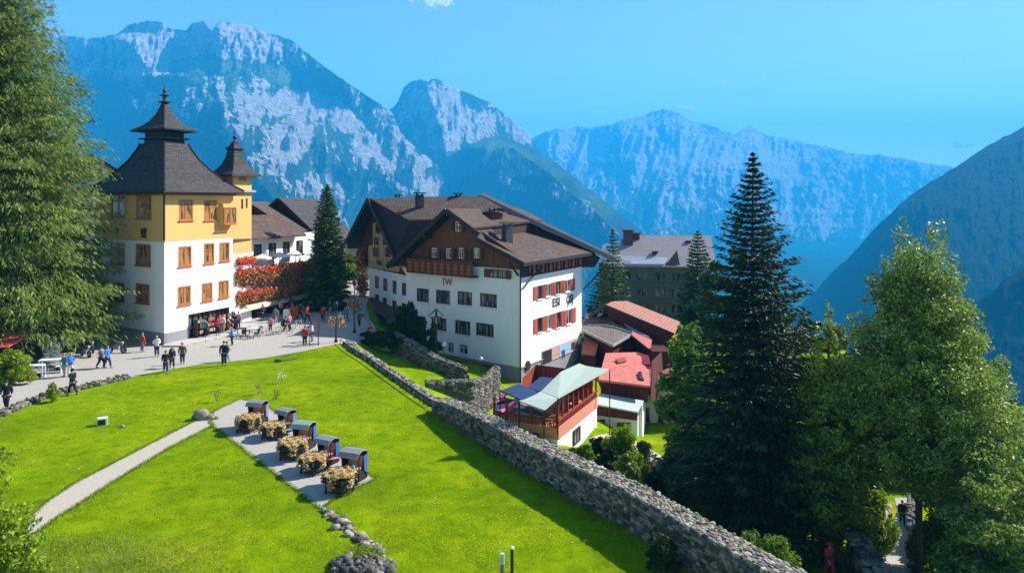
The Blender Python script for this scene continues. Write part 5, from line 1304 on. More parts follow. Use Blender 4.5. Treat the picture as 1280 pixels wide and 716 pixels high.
# broad-leaved trees
def stackc(h, prof, k=4, sq=1.0):
    out = []
    for (t, r) in prof:
        n = max(1, int(k*r/prof[len(prof)//2][1]+.5)); ph = rnd.uniform(0, 6)
        for i in range(n): a = ph+6.283*i/n; q = r*.5*(n > 1); out.append((math.cos(a)*q*sq, math.sin(a)*q, h*t, r*.62, r*.62, h*.085))
    return out
b = at(1148, 716, 42); h = hgt(b, 284); leafy('aspen', 'tall rounded aspen covered in fine leaves, the largest tree at right', b, stackc(h, [(.37,3.7),(.44,4.1),(.5,4.1),(.6,3.8),(.7,3.3),(.79,2.7),(.87,2.0),(.94,1.2)], 6), 150000, .09, BIR, trunk=(.17, h*.9), gap=.30)
b = at(1216, 716, 44.5); h = hgt(b, 388); leafy('aspen', 'lower aspen joined to the right side of the largest one', b, stackc(h, [(.15,2.2),(.3,2.9),(.45,3.0),(.6,2.5),(.75,1.9),(.9,1.0)], 5), 70000, .09, BIR, trunk=(.2, h*.85), gap=.30)
b = at(1262, 716, 38); leafy('aspen', 'leafy tree with dense foliage in the bottom right corner', b, stackc(hgt(b, 545), [(.1,2.6),(.3,3.0),(.5,2.9),(.75,2.2),(.95,1.0)], 5), 55000, .09, BIR, trunk=(.18, 5), gap=.3)
b = at(1232, 716, 36); leafy('aspen', 'dense low crown in front of the largest aspen at the bottom right', b, stackc(hgt(b, 600), [(.1,2.0),(.4,2.4),(.7,1.9),(.95,1.0)], 5), 24000, .10, BIR, trunk=(.15, 3.4), gap=.3)
b = at(1252, 560, 52); leafy('bush', 'bright lime coloured bush at the right edge between the aspens', b, stackc(hgt(b, 500), [(.3,2.4),(.6,2.4),(.9,1.4)], 5), 14000, .14, LIM, cat='bush', gap=.3)
b = at(1036, 690, 44.5); h = hgt(b, 385); leafy('birch', 'bushy pale green birch leaning out from behind the tall spruce', b, stackc(h, [(.25,2.4),(.38,2.5),(.5,2.3),(.62,1.9),(.74,1.5),(.86,1.0),(.95,.5)], 5), 75000, .10, leaf_mat('birch_leaves', (.12,.19,.016), (.44,.54,.09), .35, .45), trunk=(.2, h*.85), gap=.3)
b = at(1066, 640, 53); h = hgt(b, 430); leafy('birch', 'smaller birch between the bushy birch and the tall aspen', b, stackc(h, [(.2,1.8),(.4,2.1),(.6,1.8),(.8,1.2),(.95,.6)], 4), 22000, .12, leaf_mat('birch_leaves_dark', (.07,.13,.015), (.28,.38,.07), .35, .45), trunk=(.15, h*.85), gap=.3)
b = at(862, 560, 60); h = hgt(b, 402); leafy('maple', 'yellow green maple squeezed between the red chalets and the tall spruce', b, stackc(h, [(.2,2.0),(.4,2.6),(.6,2.4),(.78,1.8),(.93,.9)], 5), 26000, .15, BSH, trunk=(.18, h*.8), gap=.33)
b = at(893, 410, 112); leafy('maple', 'round green tree at the right side of the grey guest house', b, stackc(hgt(b, 330), [(.3,3.4),(.55,3.6),(.8,2.4),(.95,1.2)], 5), 12000, .3, SPR2, trunk=(.25, 7), gap=.3)
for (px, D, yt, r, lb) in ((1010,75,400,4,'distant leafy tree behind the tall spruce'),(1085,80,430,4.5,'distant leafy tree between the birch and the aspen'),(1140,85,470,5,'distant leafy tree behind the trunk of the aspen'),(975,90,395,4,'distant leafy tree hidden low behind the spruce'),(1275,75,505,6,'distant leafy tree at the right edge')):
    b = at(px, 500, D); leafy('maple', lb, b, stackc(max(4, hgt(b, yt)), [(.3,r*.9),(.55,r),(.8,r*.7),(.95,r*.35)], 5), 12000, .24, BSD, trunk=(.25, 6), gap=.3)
# bushes
b = Vector((-10.2, 74.5, -1.2)); leafy('bush', 'tall dark shaded bush in front of the white hotel wall', b, [(-.3,0,1.9,1.3,1.2,2.0),(.9,-.6,1.3,1.1,1,1.4),(-1.2,-.6,1.0,1.1,1,1.1),(.1,.2,3.2,.7,.7,1.2)], 14000, .11, BSD, cat='bush', trunk=(.1,2), gap=.25)
b = Vector((-8.0, 71.9, -1.6)); leafy('bush', 'smaller dark bush beside the street cross in front of the hotel', b, [(0,0,.9,1,.9,1.0),(.4,.1,1.9,.45,.45,.9)], 6000, .1, BSD, cat='bush', gap=.2)
b = Vector((-12.6, 72.6, -.7)); leafy('bush', 'low dark ivy bush tumbling over the street edge near the cyclist', b, [(0,0,.6,1.3,1,.8),(-1.2,.5,.4,.9,.8,.6),(1.3,-.8,.3,.9,.8,.6)], 7000, .1, BSD, cat='bush', gap=.2)
def bush(px, py, D, ytop, r, mat, n, lb, leaf=.09, kind='bush', fl=None):
    b = at(px, py, D); h = max(.4, hgt(b, ytop)); return leafy(kind, lb, b, [(0,0,h*.5,r*.8,r*.7,h*.45),(r*.5,-.2,h*.35,r*.5,r*.5,h*.3),(-r*.5,.1,h*.4,r*.5,r*.5,h*.32),(.1*r,0,h*.78,r*.45,r*.45,h*.25)], n, leaf, mat, cat='bush', gap=.22, trunk=(.05, h*.4), limbs=False, fl=fl)
bush(779, 585, 55, 531, 1.5, LIM, 11000, 'round lime green shrub in the garden below the red chalet')
bush(800, 590, 56, 551, 1.2, BSH, 5000, 'flowering shrub with red blooms beside the lime green one', fl=FRED)
bush(783, 612, 50, 566, .9, BSH, 5000, 'spindly shrub with white blossoms just behind the stone wall', fl=FWH, leaf=.07)
bush(730, 566, 52, 556, .8, BSH, 4000, 'low bright bush peeping over the stone wall by the white terrace wall')
bush(762, 575, 53, 560, 1.0, BSD, 4000, 'dark low shrub between the bright bush and the blossoming one')
bush(12, 480, 53.5, 438, 1.7, LIM, 10000, 'yellow green bush at the left beside the white street tables', leaf=.1)
bush(66, 497, 49, 478, .45, LIM, 700, 'little yellow green sapling on the street verge', leaf=.08)
bush(1060, 668, 44, 600, 1.9, LIM, 14000, 'sunlit lime bush on top of the pale rock wall')
bush(1092, 660, 46.5, 612, 1.4, LIM, 9000, 'second sunlit lime bush nearer the lower lane')
bush(1020, 650, 46, 590, 2.0, BSH, 9000, 'green bush in half shade at the foot of the spruce')
bush(965, 716, 33, 672, 1.3, BSH, 7000, 'bright green bush at the near end of the stone wall', leaf=.08)
bush(935, 690, 33.5, 664, 1.0, BSH, 5000, 'small leafy bush behind the stone wall near its end', leaf=.08)
bush(828, 712, 26.5, 672, .6, BSD, 3500, 'dark clump of weeds at the meadow foot of the stone wall', leaf=.06)
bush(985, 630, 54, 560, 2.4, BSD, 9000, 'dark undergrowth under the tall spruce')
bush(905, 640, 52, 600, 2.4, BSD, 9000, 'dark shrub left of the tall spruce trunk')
bush(868, 560, 64, 525, 1.6, BSH, 6000, 'rounded shrub at the lawn edge by the small cottage')
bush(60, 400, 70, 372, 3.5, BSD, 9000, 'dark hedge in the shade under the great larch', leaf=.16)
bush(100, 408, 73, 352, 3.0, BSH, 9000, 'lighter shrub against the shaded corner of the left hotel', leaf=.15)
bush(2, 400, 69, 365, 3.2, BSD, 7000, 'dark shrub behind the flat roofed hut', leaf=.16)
bush(437, 352, 112, 318, 2.6, BSH, 5000, 'green tree top behind the dark spruce at the street end', leaf=.2)
# near left sapling and weeds
b = P(-8, 716); b = Vector((-18.0, 25.8, 0))
leafy('sapling', 'sparse sapling with loose bright leaves in the near left corner', b, [(.0,0,1.2,1.3,1.2,1.2),(.2,0,2.6,1.2,1.1,1.1),(-.3,.3,3.9,1.0,1,1.0),(.1,0,4.9,.7,.7,.8),(1.1,.2,1.4,.8,.8,.7)], 5200, .085, LIM, trunk=(.05, 5.2), gap=.36)
b = Vector((-17.3, 24.6, 0)); leafy('bush', 'dense lime bush filling the bottom left corner', b, [(-.9,1.2,1.0,1.4,1.2,1.0),(.3,1.3,.6,1.1,1,.7),(-1.4,.9,2.0,1.2,1,1.0)], 18000, .075, LIM, cat='bush', gap=.2)
# small lawn, terrace and table in the lower garden
lawnp = PX([(800,548),(835,540),(872,545),(868,585),(838,572),(806,560)])
tw = empty('garden_terrace', P(830,585), label='pale stone garden terrace with a dark front edge in the lower garden', cat='terrace')
WS('slab', [(795,575,60),(812,566,62.5),(868,580,60),(862,592,57)], PAVE, t=(0,0,-.25), parent=tw); WS('front', [(795,578,59.9),(862,595,56.9),(862,603,56.9),(795,586,59.9)], STONED, t=(0,.3,0), parent=tw)

bush(452, 716, 27.6, 704, .9, LIM, 1600, 'yellow green creeping plant growing among the dark rocks', leaf=.035)
bush(748, 570, 58, 548, 1.1, BSD, 5000, 'dark shrub by the corner of the white terrace wall')
bush(722, 580, 55, 562, .9, BSH, 4000, 'leafy shrub just over the stone wall below the terrace window')
bush(838, 590, 57, 560, 1.1, BSH, 5000, 'shrub at the right end of the pale garden terrace')
bush(815, 625, 47, 590, 1.2, BSD, 6000, 'dark bush in the lower garden just behind the stone wall')
bush(852, 640, 42, 605, 1.2, BSD, 6000, 'second dark bush behind the stone wall towards the spruce')
bush(1165, 700, 43.5, 640, 1.5, BSH, 9000, 'undergrowth right of the trunk of the tallest aspen')
bush(1122, 622, 60, 590, 2.0, BSH, 8000, 'shrub closing the view at the top of the lower lane')
# ================================================================ people
def skin_mesh(name, verts, edges, rad, mat, sub=1):
    me = bpy.data.meshes.new('t'); me.from_pydata(verts, edges, []); o = bpy.data.objects.new('t', me); COL.objects.link(o)
    o.modifiers.new('s', 'SKIN'); 
    for v, r in zip(me.skin_vertices[0].data, rad): v.radius = r if isinstance(r, tuple) else (r, r)
    me.skin_vertices[0].data[0].use_root = True
    sb = o.modifiers.new('u', 'SUBSURF'); sb.levels = sub; sb.render_levels = sub
    dg = bpy.context.evaluated_depsgraph_get(); dg.update(); m2 = bpy.data.meshes.new_from_object(o.evaluated_get(dg)); m2.name = name
    bpy.data.objects.remove(o); bpy.data.meshes.remove(me)
    m2.materials.clear(); m2.materials.append(mat); m2.polygons.foreach_set('use_smooth', [True]*len(m2.polygons)); return m2
SKIN = simple('skin', (.55,.33,.23), .5, .05); SHOE = simple('shoe', (.04,.035,.03), .6)
def cloth(n, c): return M('cloth_'+n, c, rough=.85, var=.08, scale=8)
POSES = {
 'stand': dict(hip=(0,0,.93), ch=(0,0,1.38), ft=[(-.10,.0,.06),(.10,.03,.06)], kn=[(-.10,-.01,.5),(.10,.0,.5)], el=[(-.27,.02,1.12),(.27,.0,1.12)], ha=[(-.25,-.10,.88),(.27,-.05,.88)], hd=(0,-.03,1.62)),
 'walk': dict(hip=(0,0,.92), ch=(0,-.03,1.37), ft=[(-.09,.30,.10),(.09,-.30,.06)], kn=[(-.09,.06,.5),(.09,-.20,.50)], el=[(-.26,-.08,1.12),(.26,.12,1.13)], ha=[(-.24,-.27,.97),(.25,.04,.92)], hd=(0,-.07,1.60)),
 'hold': dict(hip=(0,0,.93), ch=(0,0,1.38), ft=[(-.12,.06,.06),(.12,-.04,.06)], kn=[(-.11,.01,.5),(.11,-.03,.5)], el=[(-.28,-.05,1.15),(.27,-.08,1.16)], ha=[(-.14,-.30,1.18),(.12,-.32,1.22)], hd=(0,-.05,1.61)),
 'ride': dict(hip=(0,.18,.98), ch=(0,-.08,1.36), ft=[(-.12,.02,.30),(.12,-.02,.46)], kn=[(-.12,-.16,.66),(.12,-.24,.80)], el=[(-.25,-.24,1.18),(.25,-.24,1.18)], ha=[(-.22,-.46,1.05),(.22,-.46,1.05)], hd=(0,-.18,1.58)),
 'sit': dict(hip=(0,.0,.52), ch=(0,.04,.96), ft=[(-.1,-.42,.06),(.1,-.42,.06)], kn=[(-.1,-.42,.5),(.1,-.42,.5)], el=[(-.25,-.06,.74),(.25,-.06,.74)], ha=[(-.12,-.30,.72),(.12,-.30,.72)], hd=(0,-.0,1.2)),
}
_pm = {}
def pose_meshes(pose):
    if pose in _pm: return _pm[pose]
    q = POSES[pose]; hip, ch, hd = map(Vector, (q['hip'], q['ch'], q['hd'])); nk = ch.lerp(hd, .42)+Vector((0,.01,0))
    sh = [ch+Vector((-.185,0,.03)), ch+Vector((.185,0,.03))]; hj = [hip+Vector((-.09,0,-.04)), hip+Vector((.09,0,-.04))]
    wv = hip.lerp(ch, .42)
    V = [hip, wv, ch, nk, hd+Vector((0,0,-.06)), hd+Vector((0,-.005,.08))]; E = [(0,1),(1,2),(2,3),(3,4),(4,5)]; Rr = [(.135,.10),(.115,.085),(.15,.10),.052,(.072,.088),(.068,.082)]
    for s in (0, 1):
        k = len(V); a = sh[s]; e = Vector(q['el'][s]); h = Vector(q['ha'][s]); hd_ = (h-e).normalized()
        V += [a, e, h, h+hd_*.09]; E += [(2,k),(k,k+1),(k+1,k+2),(k+2,k+3)]; Rr += [.058,.042,.028,(.036,.018)]
        th = hd_.cross(Vector((0,0,1))); th = th.normalized() if th.length > .1 else Vector((0,-1,0))
        for f in range(5):      # thumb and four fingers
            kk = len(V); offs = th*(-.024+.016*f); d = hd_*(.07+.012*(2-abs(f-2))) if f else hd_*.02+Vector((0,-.045,0))
            V += [h+hd_*.09+offs+d]; E += [(k+3,kk)]; Rr += [.009]
    for s in (0, 1):
        k = len(V); f = Vector(q['ft'][s]); V += [hj[s], Vector(q['kn'][s]), f+Vector((0,.03,.02)), f+Vector((0,-.16,-.02))]; E += [(0,k),(k,k+1),(k+1,k+2),(k+2,k+3)]; Rr += [.085,.056,.038,.036]
    body = skin_mesh('body', V, E, Rr, SKIN)
    Vt = [wv, ch, hip+Vector((0,0,-.02))]; Et = [(0,1),(0,2)]; Rt = [(.185,.15),(.215,.16),(.20,.165)]
    for s in (0, 1):
        k = len(Vt); e = Vector(q['el'][s]); h = Vector(q['ha'][s]); Vt += [sh[s], e, e.lerp(h, .95)]; Et += [(1,k),(k,k+1),(k+1,k+2)]; Rt += [.095,.075,.06]
    top = skin_mesh('jacket', Vt, Et, Rt, SKIN)
    Vp = [hip+Vector((0,0,.02))]; Ep = []; Rp = [(.185,.15)]
    for s in (0, 1):
        k = len(Vp); f = Vector(q['ft'][s]); Vp += [hj[s]+Vector((0,0,-.05)), Vector(q['kn'][s]), f+Vector((0,.03,.07))]; Ep += [(0,k),(k,k+1),(k+1,k+2)]; Rp += [.125,.092,.07]
    tr = skin_mesh('trousers', Vp, Ep, Rp, SKIN)
    mb = MB()
    mb.blob(hd+Vector((0,.022,.045)), (.092,.10,.10), 10, 7, .03); hair = mb
    mf = MB(); mf.blob(hd+Vector((0,-.095,-.005)), (.013,.022,.02), 6, 4, 0)
    for sx in (-1, 1): mf.blob(hd+Vector((sx*.078,.0,-.005)), (.012,.02,.028), 6, 4, 0)
    _pm[pose] = (body, top, tr, hair, mf, hd, ch, q); return _pm[pose]
HAIR = {'dark': simple('dark_hair', (.03,.02,.015), .6), 'fair': simple('fair_hair', (.35,.22,.09), .6), 'grey': simple('grey_hair', (.35,.34,.33), .6)}
EYE = simple('dark_eye', (.02,.015,.012), .3)
PN = [0]
def person(p, rz, pose, top, tr, label, hair='dark', hat=None, scale=1.0, group=None):
    body, tm, pm, hm, fm, hd, ch, q = pose_meshes(pose)
    o = lempty('person', p, rz, label, 'person', group); o.scale = (scale,)*3
    def put(n, me, m):
        me2 = me.copy(); me2.name = n; me2.materials.clear(); me2.materials.append(m); x = bpy.data.objects.new(n, me2); COL.objects.link(x); x.parent = o; return x
    put('body', body, SKIN); put('jacket', tm, top); put('trousers', pm, tr)
    hm.build('hair', HAIR[hair], o, smooth=True); fm.build('face', SKIN, o, smooth=True)
    for sx in (-1, 1): mb = MB(); mb.blob(hd+Vector((sx*.03,-.082,.018)), (.012,.008,.009), 6, 4, 0); mb.build('eye', EYE, o)
    for s in (0, 1):
        f = Vector(q['ft'][s]); mb = MB(); mb.blob(f+Vector((0,-.05,-.012)), (.052,.14,.05), 8, 5, 0); mb.build('shoe', SHOE, o, smooth=True)
    if hat: mb = MB(); mb.lathe(hd+Vector((0,.01,.06)), [(.16,0),(.15,.02),(.1,.03),(.095,.09),(.05,.12)], 10); mb.build('hat', hat, o)
    return o
def backpack(p, rz, m, label, z=1.0):
    o = lempty('backpack', p, rz, label, 'backpack'); mb = MB(); mb.blob((0,.24,z+.2), (.19,.15,.30), 10, 7, .02); mb.build('bag', m, o, smooth=True)
    mb = MB(); mb.blob((0,.36,z+.12), (.13,.07,.13), 8, 5, .02); mb.build('pocket', m, o, smooth=True)
    for s in (-1, 1): mb = MB(); mb.tube([(s*.12,.14,z+.42),(s*.15,-.08,z+.47),(s*.14,-.14,z+.3),(s*.15,.1,z)], .018, 5); mb.build('strap', m, o)
    return o
BK = cloth('black', (.015,.015,.02)); NV = cloth('navy', (.02,.03,.08)); RD = cloth('red', (.55,.03,.04)); BL = cloth('blue', (.03,.20,.62)); TE = cloth('teal', (.04,.25,.26)); WHc = cloth('white', (.72,.72,.70)); GY = cloth('grey', (.2,.2,.21)); PKc = cloth('pink', (.65,.22,.27)); OL = cloth('olive', (.08,.09,.04)); TN = cloth('tan', (.4,.29,.18))
def pp(x, y): return P(x, y)
person(pp(8,513), .4, 'walk', BK, BK, 'person in black walking at the far left edge with a pack', scale=1.08); backpack(pp(8,513), .4, BK, 'bulky black backpack on the walker at the far left edge')
person(pp(91,494), -1.9, 'walk', BK, NV, 'person in a black hooded jacket walking beside the stone edging', scale=1.02, hat=BK)
person(pp(80,471), -.7, 'hold', TE, TN, 'fair person in a teal top standing by the white street tables', hair='fair'); person(pp(88,471), .9, 'hold', BL, WHc, 'person in a bright blue jacket facing the person in teal', hair='fair')
person(pp(126,460), 1.4, 'walk', GY, BK, 'person in grey walking left of the person in blue near the shade', hair='dark'); person(pp(134,460), 1.2, 'walk', BL, NV, 'person in blue and navy walking towards the left hotel corner', hair='fair')
person(pp(207,466), .5, 'walk', BK, NV, 'person in black walking at the meadow edge ahead of a companion', scale=.98); person(pp(215,460), .6, 'walk', NV, BK, 'person in navy with a round pack walking just behind the one in black', scale=.92); backpack(pp(215,460), .6, BK, 'round black backpack on the person in navy')
person(pp(228,455), .3, 'stand', OL, NV, 'person in dark olive with a pale pink hat below the shop windows', hat=PKc, scale=.98)
person(pp(280,457), .2, 'stand', BK, NV, 'tall person in black and navy standing alone on the street', scale=1.12); person(pp(283,452), 2.5, 'walk', GY, GY, 'person in grey half hidden behind the tall person in black', scale=.95)
person(pp(381,432), .2, 'stand', RD, BK, 'person in a red top and black trousers at the corner of the meadow', scale=1.03); person(pp(390,427), -1.2, 'hold', WHc, TE, 'person in white beside the street post at the meadow corner')
person(pp(375,399), 1.3, 'walk', BK, BK, 'person in black walking in front of the dark spruce')
person(pp(338,414), .1, 'stand', PKc, NV, 'small figure in pink standing in the middle of the street', scale=.85)
person(pp(1036,722), .3, 'walk', RD, RD, 'hiker in a red hood on the shaded lawn at the lower right', hat=RD, scale=1.1)
person(pp(1112,676), .2, 'stand', BK, BK, 'person in black standing at the side of the lower lane'); person(pp(1128,656), 2.8, 'walk', BK, NV, 'person in dark clothes walking away down the lower lane')
shopc = [(TE,'teal'),(RD,'red'),(WHc,'white'),(NV,'navy'),(PKc,'pink'),(OL,'olive'),(GY,'grey'),(BL,'blue')]
for i, (k, d) in enumerate(((2.9,1.0),(4.1,1.4),(5.3,.9),(6.4,1.5),(7.3,1.1))):
    p = wr.pt(k+1.0, 0, d); p.z = HZ(p.x, p.y)+.15; c = shopc[i]; person(p, rnd.uniform(-1, 3), ('stand','hold')[i % 2], c[0], (BK, NV, TN)[i % 3], f'person in a {c[1]} top outside the shop windows of the left hotel')
for i, (k, d) in enumerate(((3.4,2.6),(6.2,2.9),(8.6,2.6),(11.2,2.8))):
    p = ww.pt(k, 0, d); p.z = HZ(p.x, p.y)+.15; c = shopc[(i+3) % 8]; person(p, rnd.uniform(-1, 3), ('hold','stand','walk')[i % 3], c[0], (NV, BK, TN)[i % 3], f'person in a {c[1]} top under the flowered balconies')
for i, (k, d) in enumerate(((4.6,.9),(7.4,1.1),(10.2,.9),(12.6,.9))):
    c = shopc[(i*3+2) % 8]; person(ww.pt(k, 4.51, d), 1.3, 'stand', c[0], NV, f'guest in a {c[1]} top on the upper flowered balcony')
for i, (x, y, c, lb) in enumerate(((433,402,0,'teal top walking in the sunlit lane beyond the tall lamp'),(449,408,5,'olive top in the hotel shade right of the tall lamp'),(426,412,2,'white top left of the tall lamp in the hotel shade'),(413,395,3,'navy top beside the spruce near the cyclist'),(362,414,4,'pink top between the signboard and the parked bicycle'),(290,432,7,'blue top on the kerb below the street chairs'),(345,404,6,'grey top near the pavement in mid street'),(178,440,1,'red top against the grey plinth of the left hotel'),(196,446,2,'white top at the corner of the grey plinth'),(384,403,1,'red top just in front of the spruce'))):
    person(pp(x, y), rnd.uniform(0, 6), ('walk','stand','hold')[i % 3], shopc[c][0], (NV, BK, TN, GY)[i % 4], 'person in a '+lb, hair=('dark','fair','grey')[i % 3], scale=rnd.uniform(.92,1.04))
# bicycles
def bicycle(p, rz, m, label, mesh_only=False):
    o = lempty('bicycle', p, rz, label, 'bicycle')
    for y in (-.52,.52):
        mb = MB(); ring = [(0, y+.33*math.cos(t), .34+.33*math.sin(t)) for t in [2*math.pi*k/18 for k in range(19)]]; mb.tube(ring, .022, 5, caps=False)
        for k in range(8): t = math.pi*k/4; mb.tube([(0,y,.34),(0,y+.33*math.cos(t),.34+.33*math.sin(t))], .005, 3)
        mb.build('wheel', BLACK, o)
    mb = MB(); B0=(0,.05,.3); S=(0,.2,.85); Hd=(0,-.36,.85); mb.tube([(0,.52,.34),B0,Hd,S,B0], .024, 5); mb.tube([(0,.52,.34),(0,.17,.78)], .018, 5); mb.tube([(0,-.52,.34),Hd,(0,-.34,1.0)], .022, 5); mb.build('frame', m, o)
    mb = MB(); mb.tube([(-.25,-.42,1.02),(-.1,-.34,1.0),(.1,-.34,1.0),(.25,-.42,1.02)], .016, 5); mb.build('handlebar', BLACK, o)
    mb = MB(); mb.blob((0,.24,.93), (.07,.13,.035), 8, 4, 0); mb.build('saddle', BLACK, o); return o
def rider(x, y, rz, top, label, bl, m): p = pp(x, y); bicycle(p, rz, m, bl); person(p, rz, 'ride', top, BK, label)
rider(404, 402, .5, RD, 'cyclist in a dark red jersey coming down the street', 'bicycle of the dark red jersey rider', SHUT)
rider(461, 426, .9, cloth('scarlet', (.75,.05,.04)), 'cyclist in a bright scarlet jersey stopped in the shade by the kerb', 'white bicycle of the scarlet jersey rider', WFR)
rider(355, 417, 1.5, BK, 'cyclist in black riding across the street', 'black bicycle of the rider in black', BLACK)
bicycle(pp(372,411), 1.4, WFR, 'pale bicycle parked on the street near the meadow corner'); bicycle(pp(330,420), 1.7, GREYP, 'grey bicycle lying against a street chair')
for i, (x, y) in enumerate(((298,424),(305,423),(313,424),(321,422),(326,418),(309,419))):
    cafe_chair(pp(x, y), ['white','dark','white','dark','pale','dark'][i]+' metal chair '+['nearest the pavement kerb','beside the nearest white one','in the middle of the street cluster','right of the middle white chair','at the right end of the street cluster','at the back of the street cluster'][i], (WFR, BLACK)[i % 2], rnd.uniform(0, 6), 'chairs standing on the street')
cafe_table(pp(317,420), 'small white round-edged table among the street chairs', WFR, .3, None); cafe_table(pp(302,420), 'small dark table by the pavement kerb', BLACK, .3, None)
# shop goods
def rack(p, rz, cols, label):
    o = lempty('display_stand', p, rz, label, 'display stand'); mb = MB()
    for x in (-.5,.5): mb.box((x,0,.85), (.05,.4,1.7))
    for z in (.3,.8,1.3): mb.box((0,0,z), (1,.4,.04))
    mb.build('frame', DFR, o)
    for z in (.3,.8,1.3):
        mb = MB()
        for i in range(6): mb.box((-.4+i*.16, -.02, z+.14+rnd.uniform(0,.06)), (.13,.26,.22+rnd.uniform(0,.1)), mi=rnd.randrange(len(cols)))
        mb.build('goods', cols, o)
GC = [cloth('red', (0,0,0)), FRED, TE, FWH, BK, FOR]
for i, k in enumerate((3.2,4.6,6.0,7.2)): p = wr.pt(k+.6, 0, .45); p.z = HZ(p.x,p.y)+.15; rack(p, math.atan2(wr.e.y, wr.e.x), GC, ['stand of red souvenirs at the left end of the shop windows','stand of mixed souvenirs second along the shop windows','stand of teal and white goods third along the shop windows','stand of goods at the right end of the shop windows nearest the turret'][i])
for i, k in enumerate((2.6,5.0,7.4,9.8,12.2)): p = ww.pt(k, 0, .9); p.z = HZ(p.x,p.y)+.15; rack(p, math.atan2(ww.e.y, ww.e.x), GC, 'goods stand under the flowered balconies, '+['nearest the left hotel','second from the left hotel','in the middle','second from the spruce','nearest the spruce'][i])
o = lempty('signboard', pp(358,401), .3, 'white standing signboard at the edge of the pavement', 'signboard'); mb = MB(); mb.slab([(-.35,-.2,0),(.35,-.2,0),(.3,0,1.2),(-.3,0,1.2)], (0,.03,0)); mb.slab([(-.35,.25,0),(.35,.25,0),(.3,.03,1.2),(-.3,.03,1.2)], (0,.03,0)); mb.build('board', WFR, o)
o = lempty('planter', pp(367,398), 0, 'planter of orange flowers in front of the spruce', 'planter'); mb = MB(); mb.lathe((0,0,0), [(.3,0),(.4,.5),(.43,.5)], 10); mb.build('pot', TERRA, o); petals('flowers', o, NP.normal(0, 1, (500,3))*np.array([.35,.35,.22])+np.array([0,0,.8]), .07, [FOR], off=(0,0,0))
# lamp posts and street posts
def lamp(p, h, label, group=None, arm=True):
    o = lempty('street_lamp', p, 0, label, 'street lamp', group); mb = MB(); mb.lathe((0,0,0), [(.16,0),(.16,.25),(.09,.35),(.06,.9),(.045,h)], 10); mb.build('post', BLACK, o)
    mb = MB(); mb.lathe((0,0,h), [(.05,0),(.16,.1),(.2,.42),(.23,.46),(.1,.6),(.03,.72)], 8); mb.build('lantern', BLACK, o)
    mb = MB(); mb.lathe((0,0,h+.12), [(.13,0),(.17,.28)], 8); mb.build('glass', PGLASS, o)
    if arm:
        mb = MB(); mb.tube([(-.4,0,h*.72),(.4,0,h*.72)], .025, 5); mb.tube([(0,0,h*.72),(.25,0,h*.6),(.45,0,h*.74)], .018, 5); mb.build('bracket', BLACK, o)
        for s in (-1,1): bk = petals('hanging_flowers', o, NP.normal(0,1,(260,3))*np.array([.16,.16,.22])+np.array([s*.4,0,h*.62]), .055, [FRED, FGR, FWH], NP.choice([0,1,2], 260, p=[.35,.4,.25]), off=(0,0,0))
    return o
lamp(pp(420,428), 3.1, 'black street lamp with hanging flowers at the tip of the meadow'); lamp(pp(443,416), 4.6, 'taller black street lamp standing in the shade by the white hotel')
o = lempty('signpost', pp(398,432), .2, 'thin wooden signpost at the meadow corner with a red arm', 'signpost'); mb = MB(); mb.tube([(0,0,0),(0,0,2.0)], .05, 6); mb.tube([(-.75,0,0),(-.75,0,1.2)], .045, 6); mb.build('post', BWOOD, o); mb = MB(); mb.bar((-.85,0,1.05),(.1,0,1.15), .05, .1); mb.build('rail', BWOOD, o); mb = MB(); mb.box((.02,-.06,1.75), (.25,.03,.6)); mb.build('panel', SHUT, o)
v = Vector((-7.0, 70.2, -1.6)); o = lempty('wayside_cross', v, .1, 'dark wooden wayside cross standing before the white hotel wall', 'cross'); mb = MB(); mb.box((0,0,2.1), (.2,.2,4.6)); mb.build('upright', DWOOD, o); mb = MB(); mb.box((0,0,3.75), (1.0,.16,.16)); mb.build('crossbar', DWOOD, o); mb = MB(); mb.slab([(-.65,-.15,3.9),(0,-.15,4.5),(.0,-.15,4.6),(-.75,-.15,3.9)], (0,.3,0)); mb.slab([(.65,-.15,3.9),(0,-.15,4.5),(.0,-.15,4.6),(.75,-.15,3.9)], (0,.3,0)); mb.build('little_roof', DWOOD, o); mb = MB(); mb.blob((0,-.14,3.5), (.1,.07,.32), 8, 6, .05); mb.bar((-.35,-.13,3.72),(.35,-.13,3.72), .05, .05); mb.build('figure', CWOOD, o)
o = lempty('notice_board', v+Vector((.75,-.2,0)), .1, 'little white notice plate beside the wayside cross', 'notice board'); mb = MB(); mb.tube([(0,0,0),(0,0,1.5)], .03, 5); mb.build('post', BLACK, o); mb = MB(); mb.box((0,-.05,1.35), (.3,.03,.4)); mb.build('plate', WFR, o)
v = W(601.5, 456, 66.6); o = lempty('garden_lamp', v, 0, 'small round topped lamp on the end of the stair parapet', 'lamp'); mb = MB(); mb.lathe((0,0,-.6), [(.07,0),(.05,.5),(.04,1.0)], 8); mb.build('post', BLACK, o); mb = MB(); mb.blob((0,0,.55), .17, 10, 7, 0); mb.build('globe', WFR, o)
p = P(628, 732); o = lempty('wooden_post', p, 0, 'short pale topped wooden post at the bottom of the meadow', 'post'); mb = MB(); mb.tube([(0,0,-.2),(0,0,1.05)], .07, 10); mb.build('shaft', BARKL, o); mb = MB(); mb.tube([(0,0,.75),(0,0,1.1)], .078, 10); mb.build('cap', simple('pale_blue_metal', (.45,.52,.56), .4), o)
p = P(640, 733); o = lempty('wooden_post', p, 0, 'slightly taller dark post right beside the pale topped one', 'post'); mb = MB(); mb.tube([(0,0,-.2),(0,0,1.3)], .06, 10); mb.build('shaft', DFR, o); mb = MB(); mb.lathe((0,0,1.28), [(.075,0),(.08,.05),(.03,.09)], 10); mb.build('cap', WFR, o)
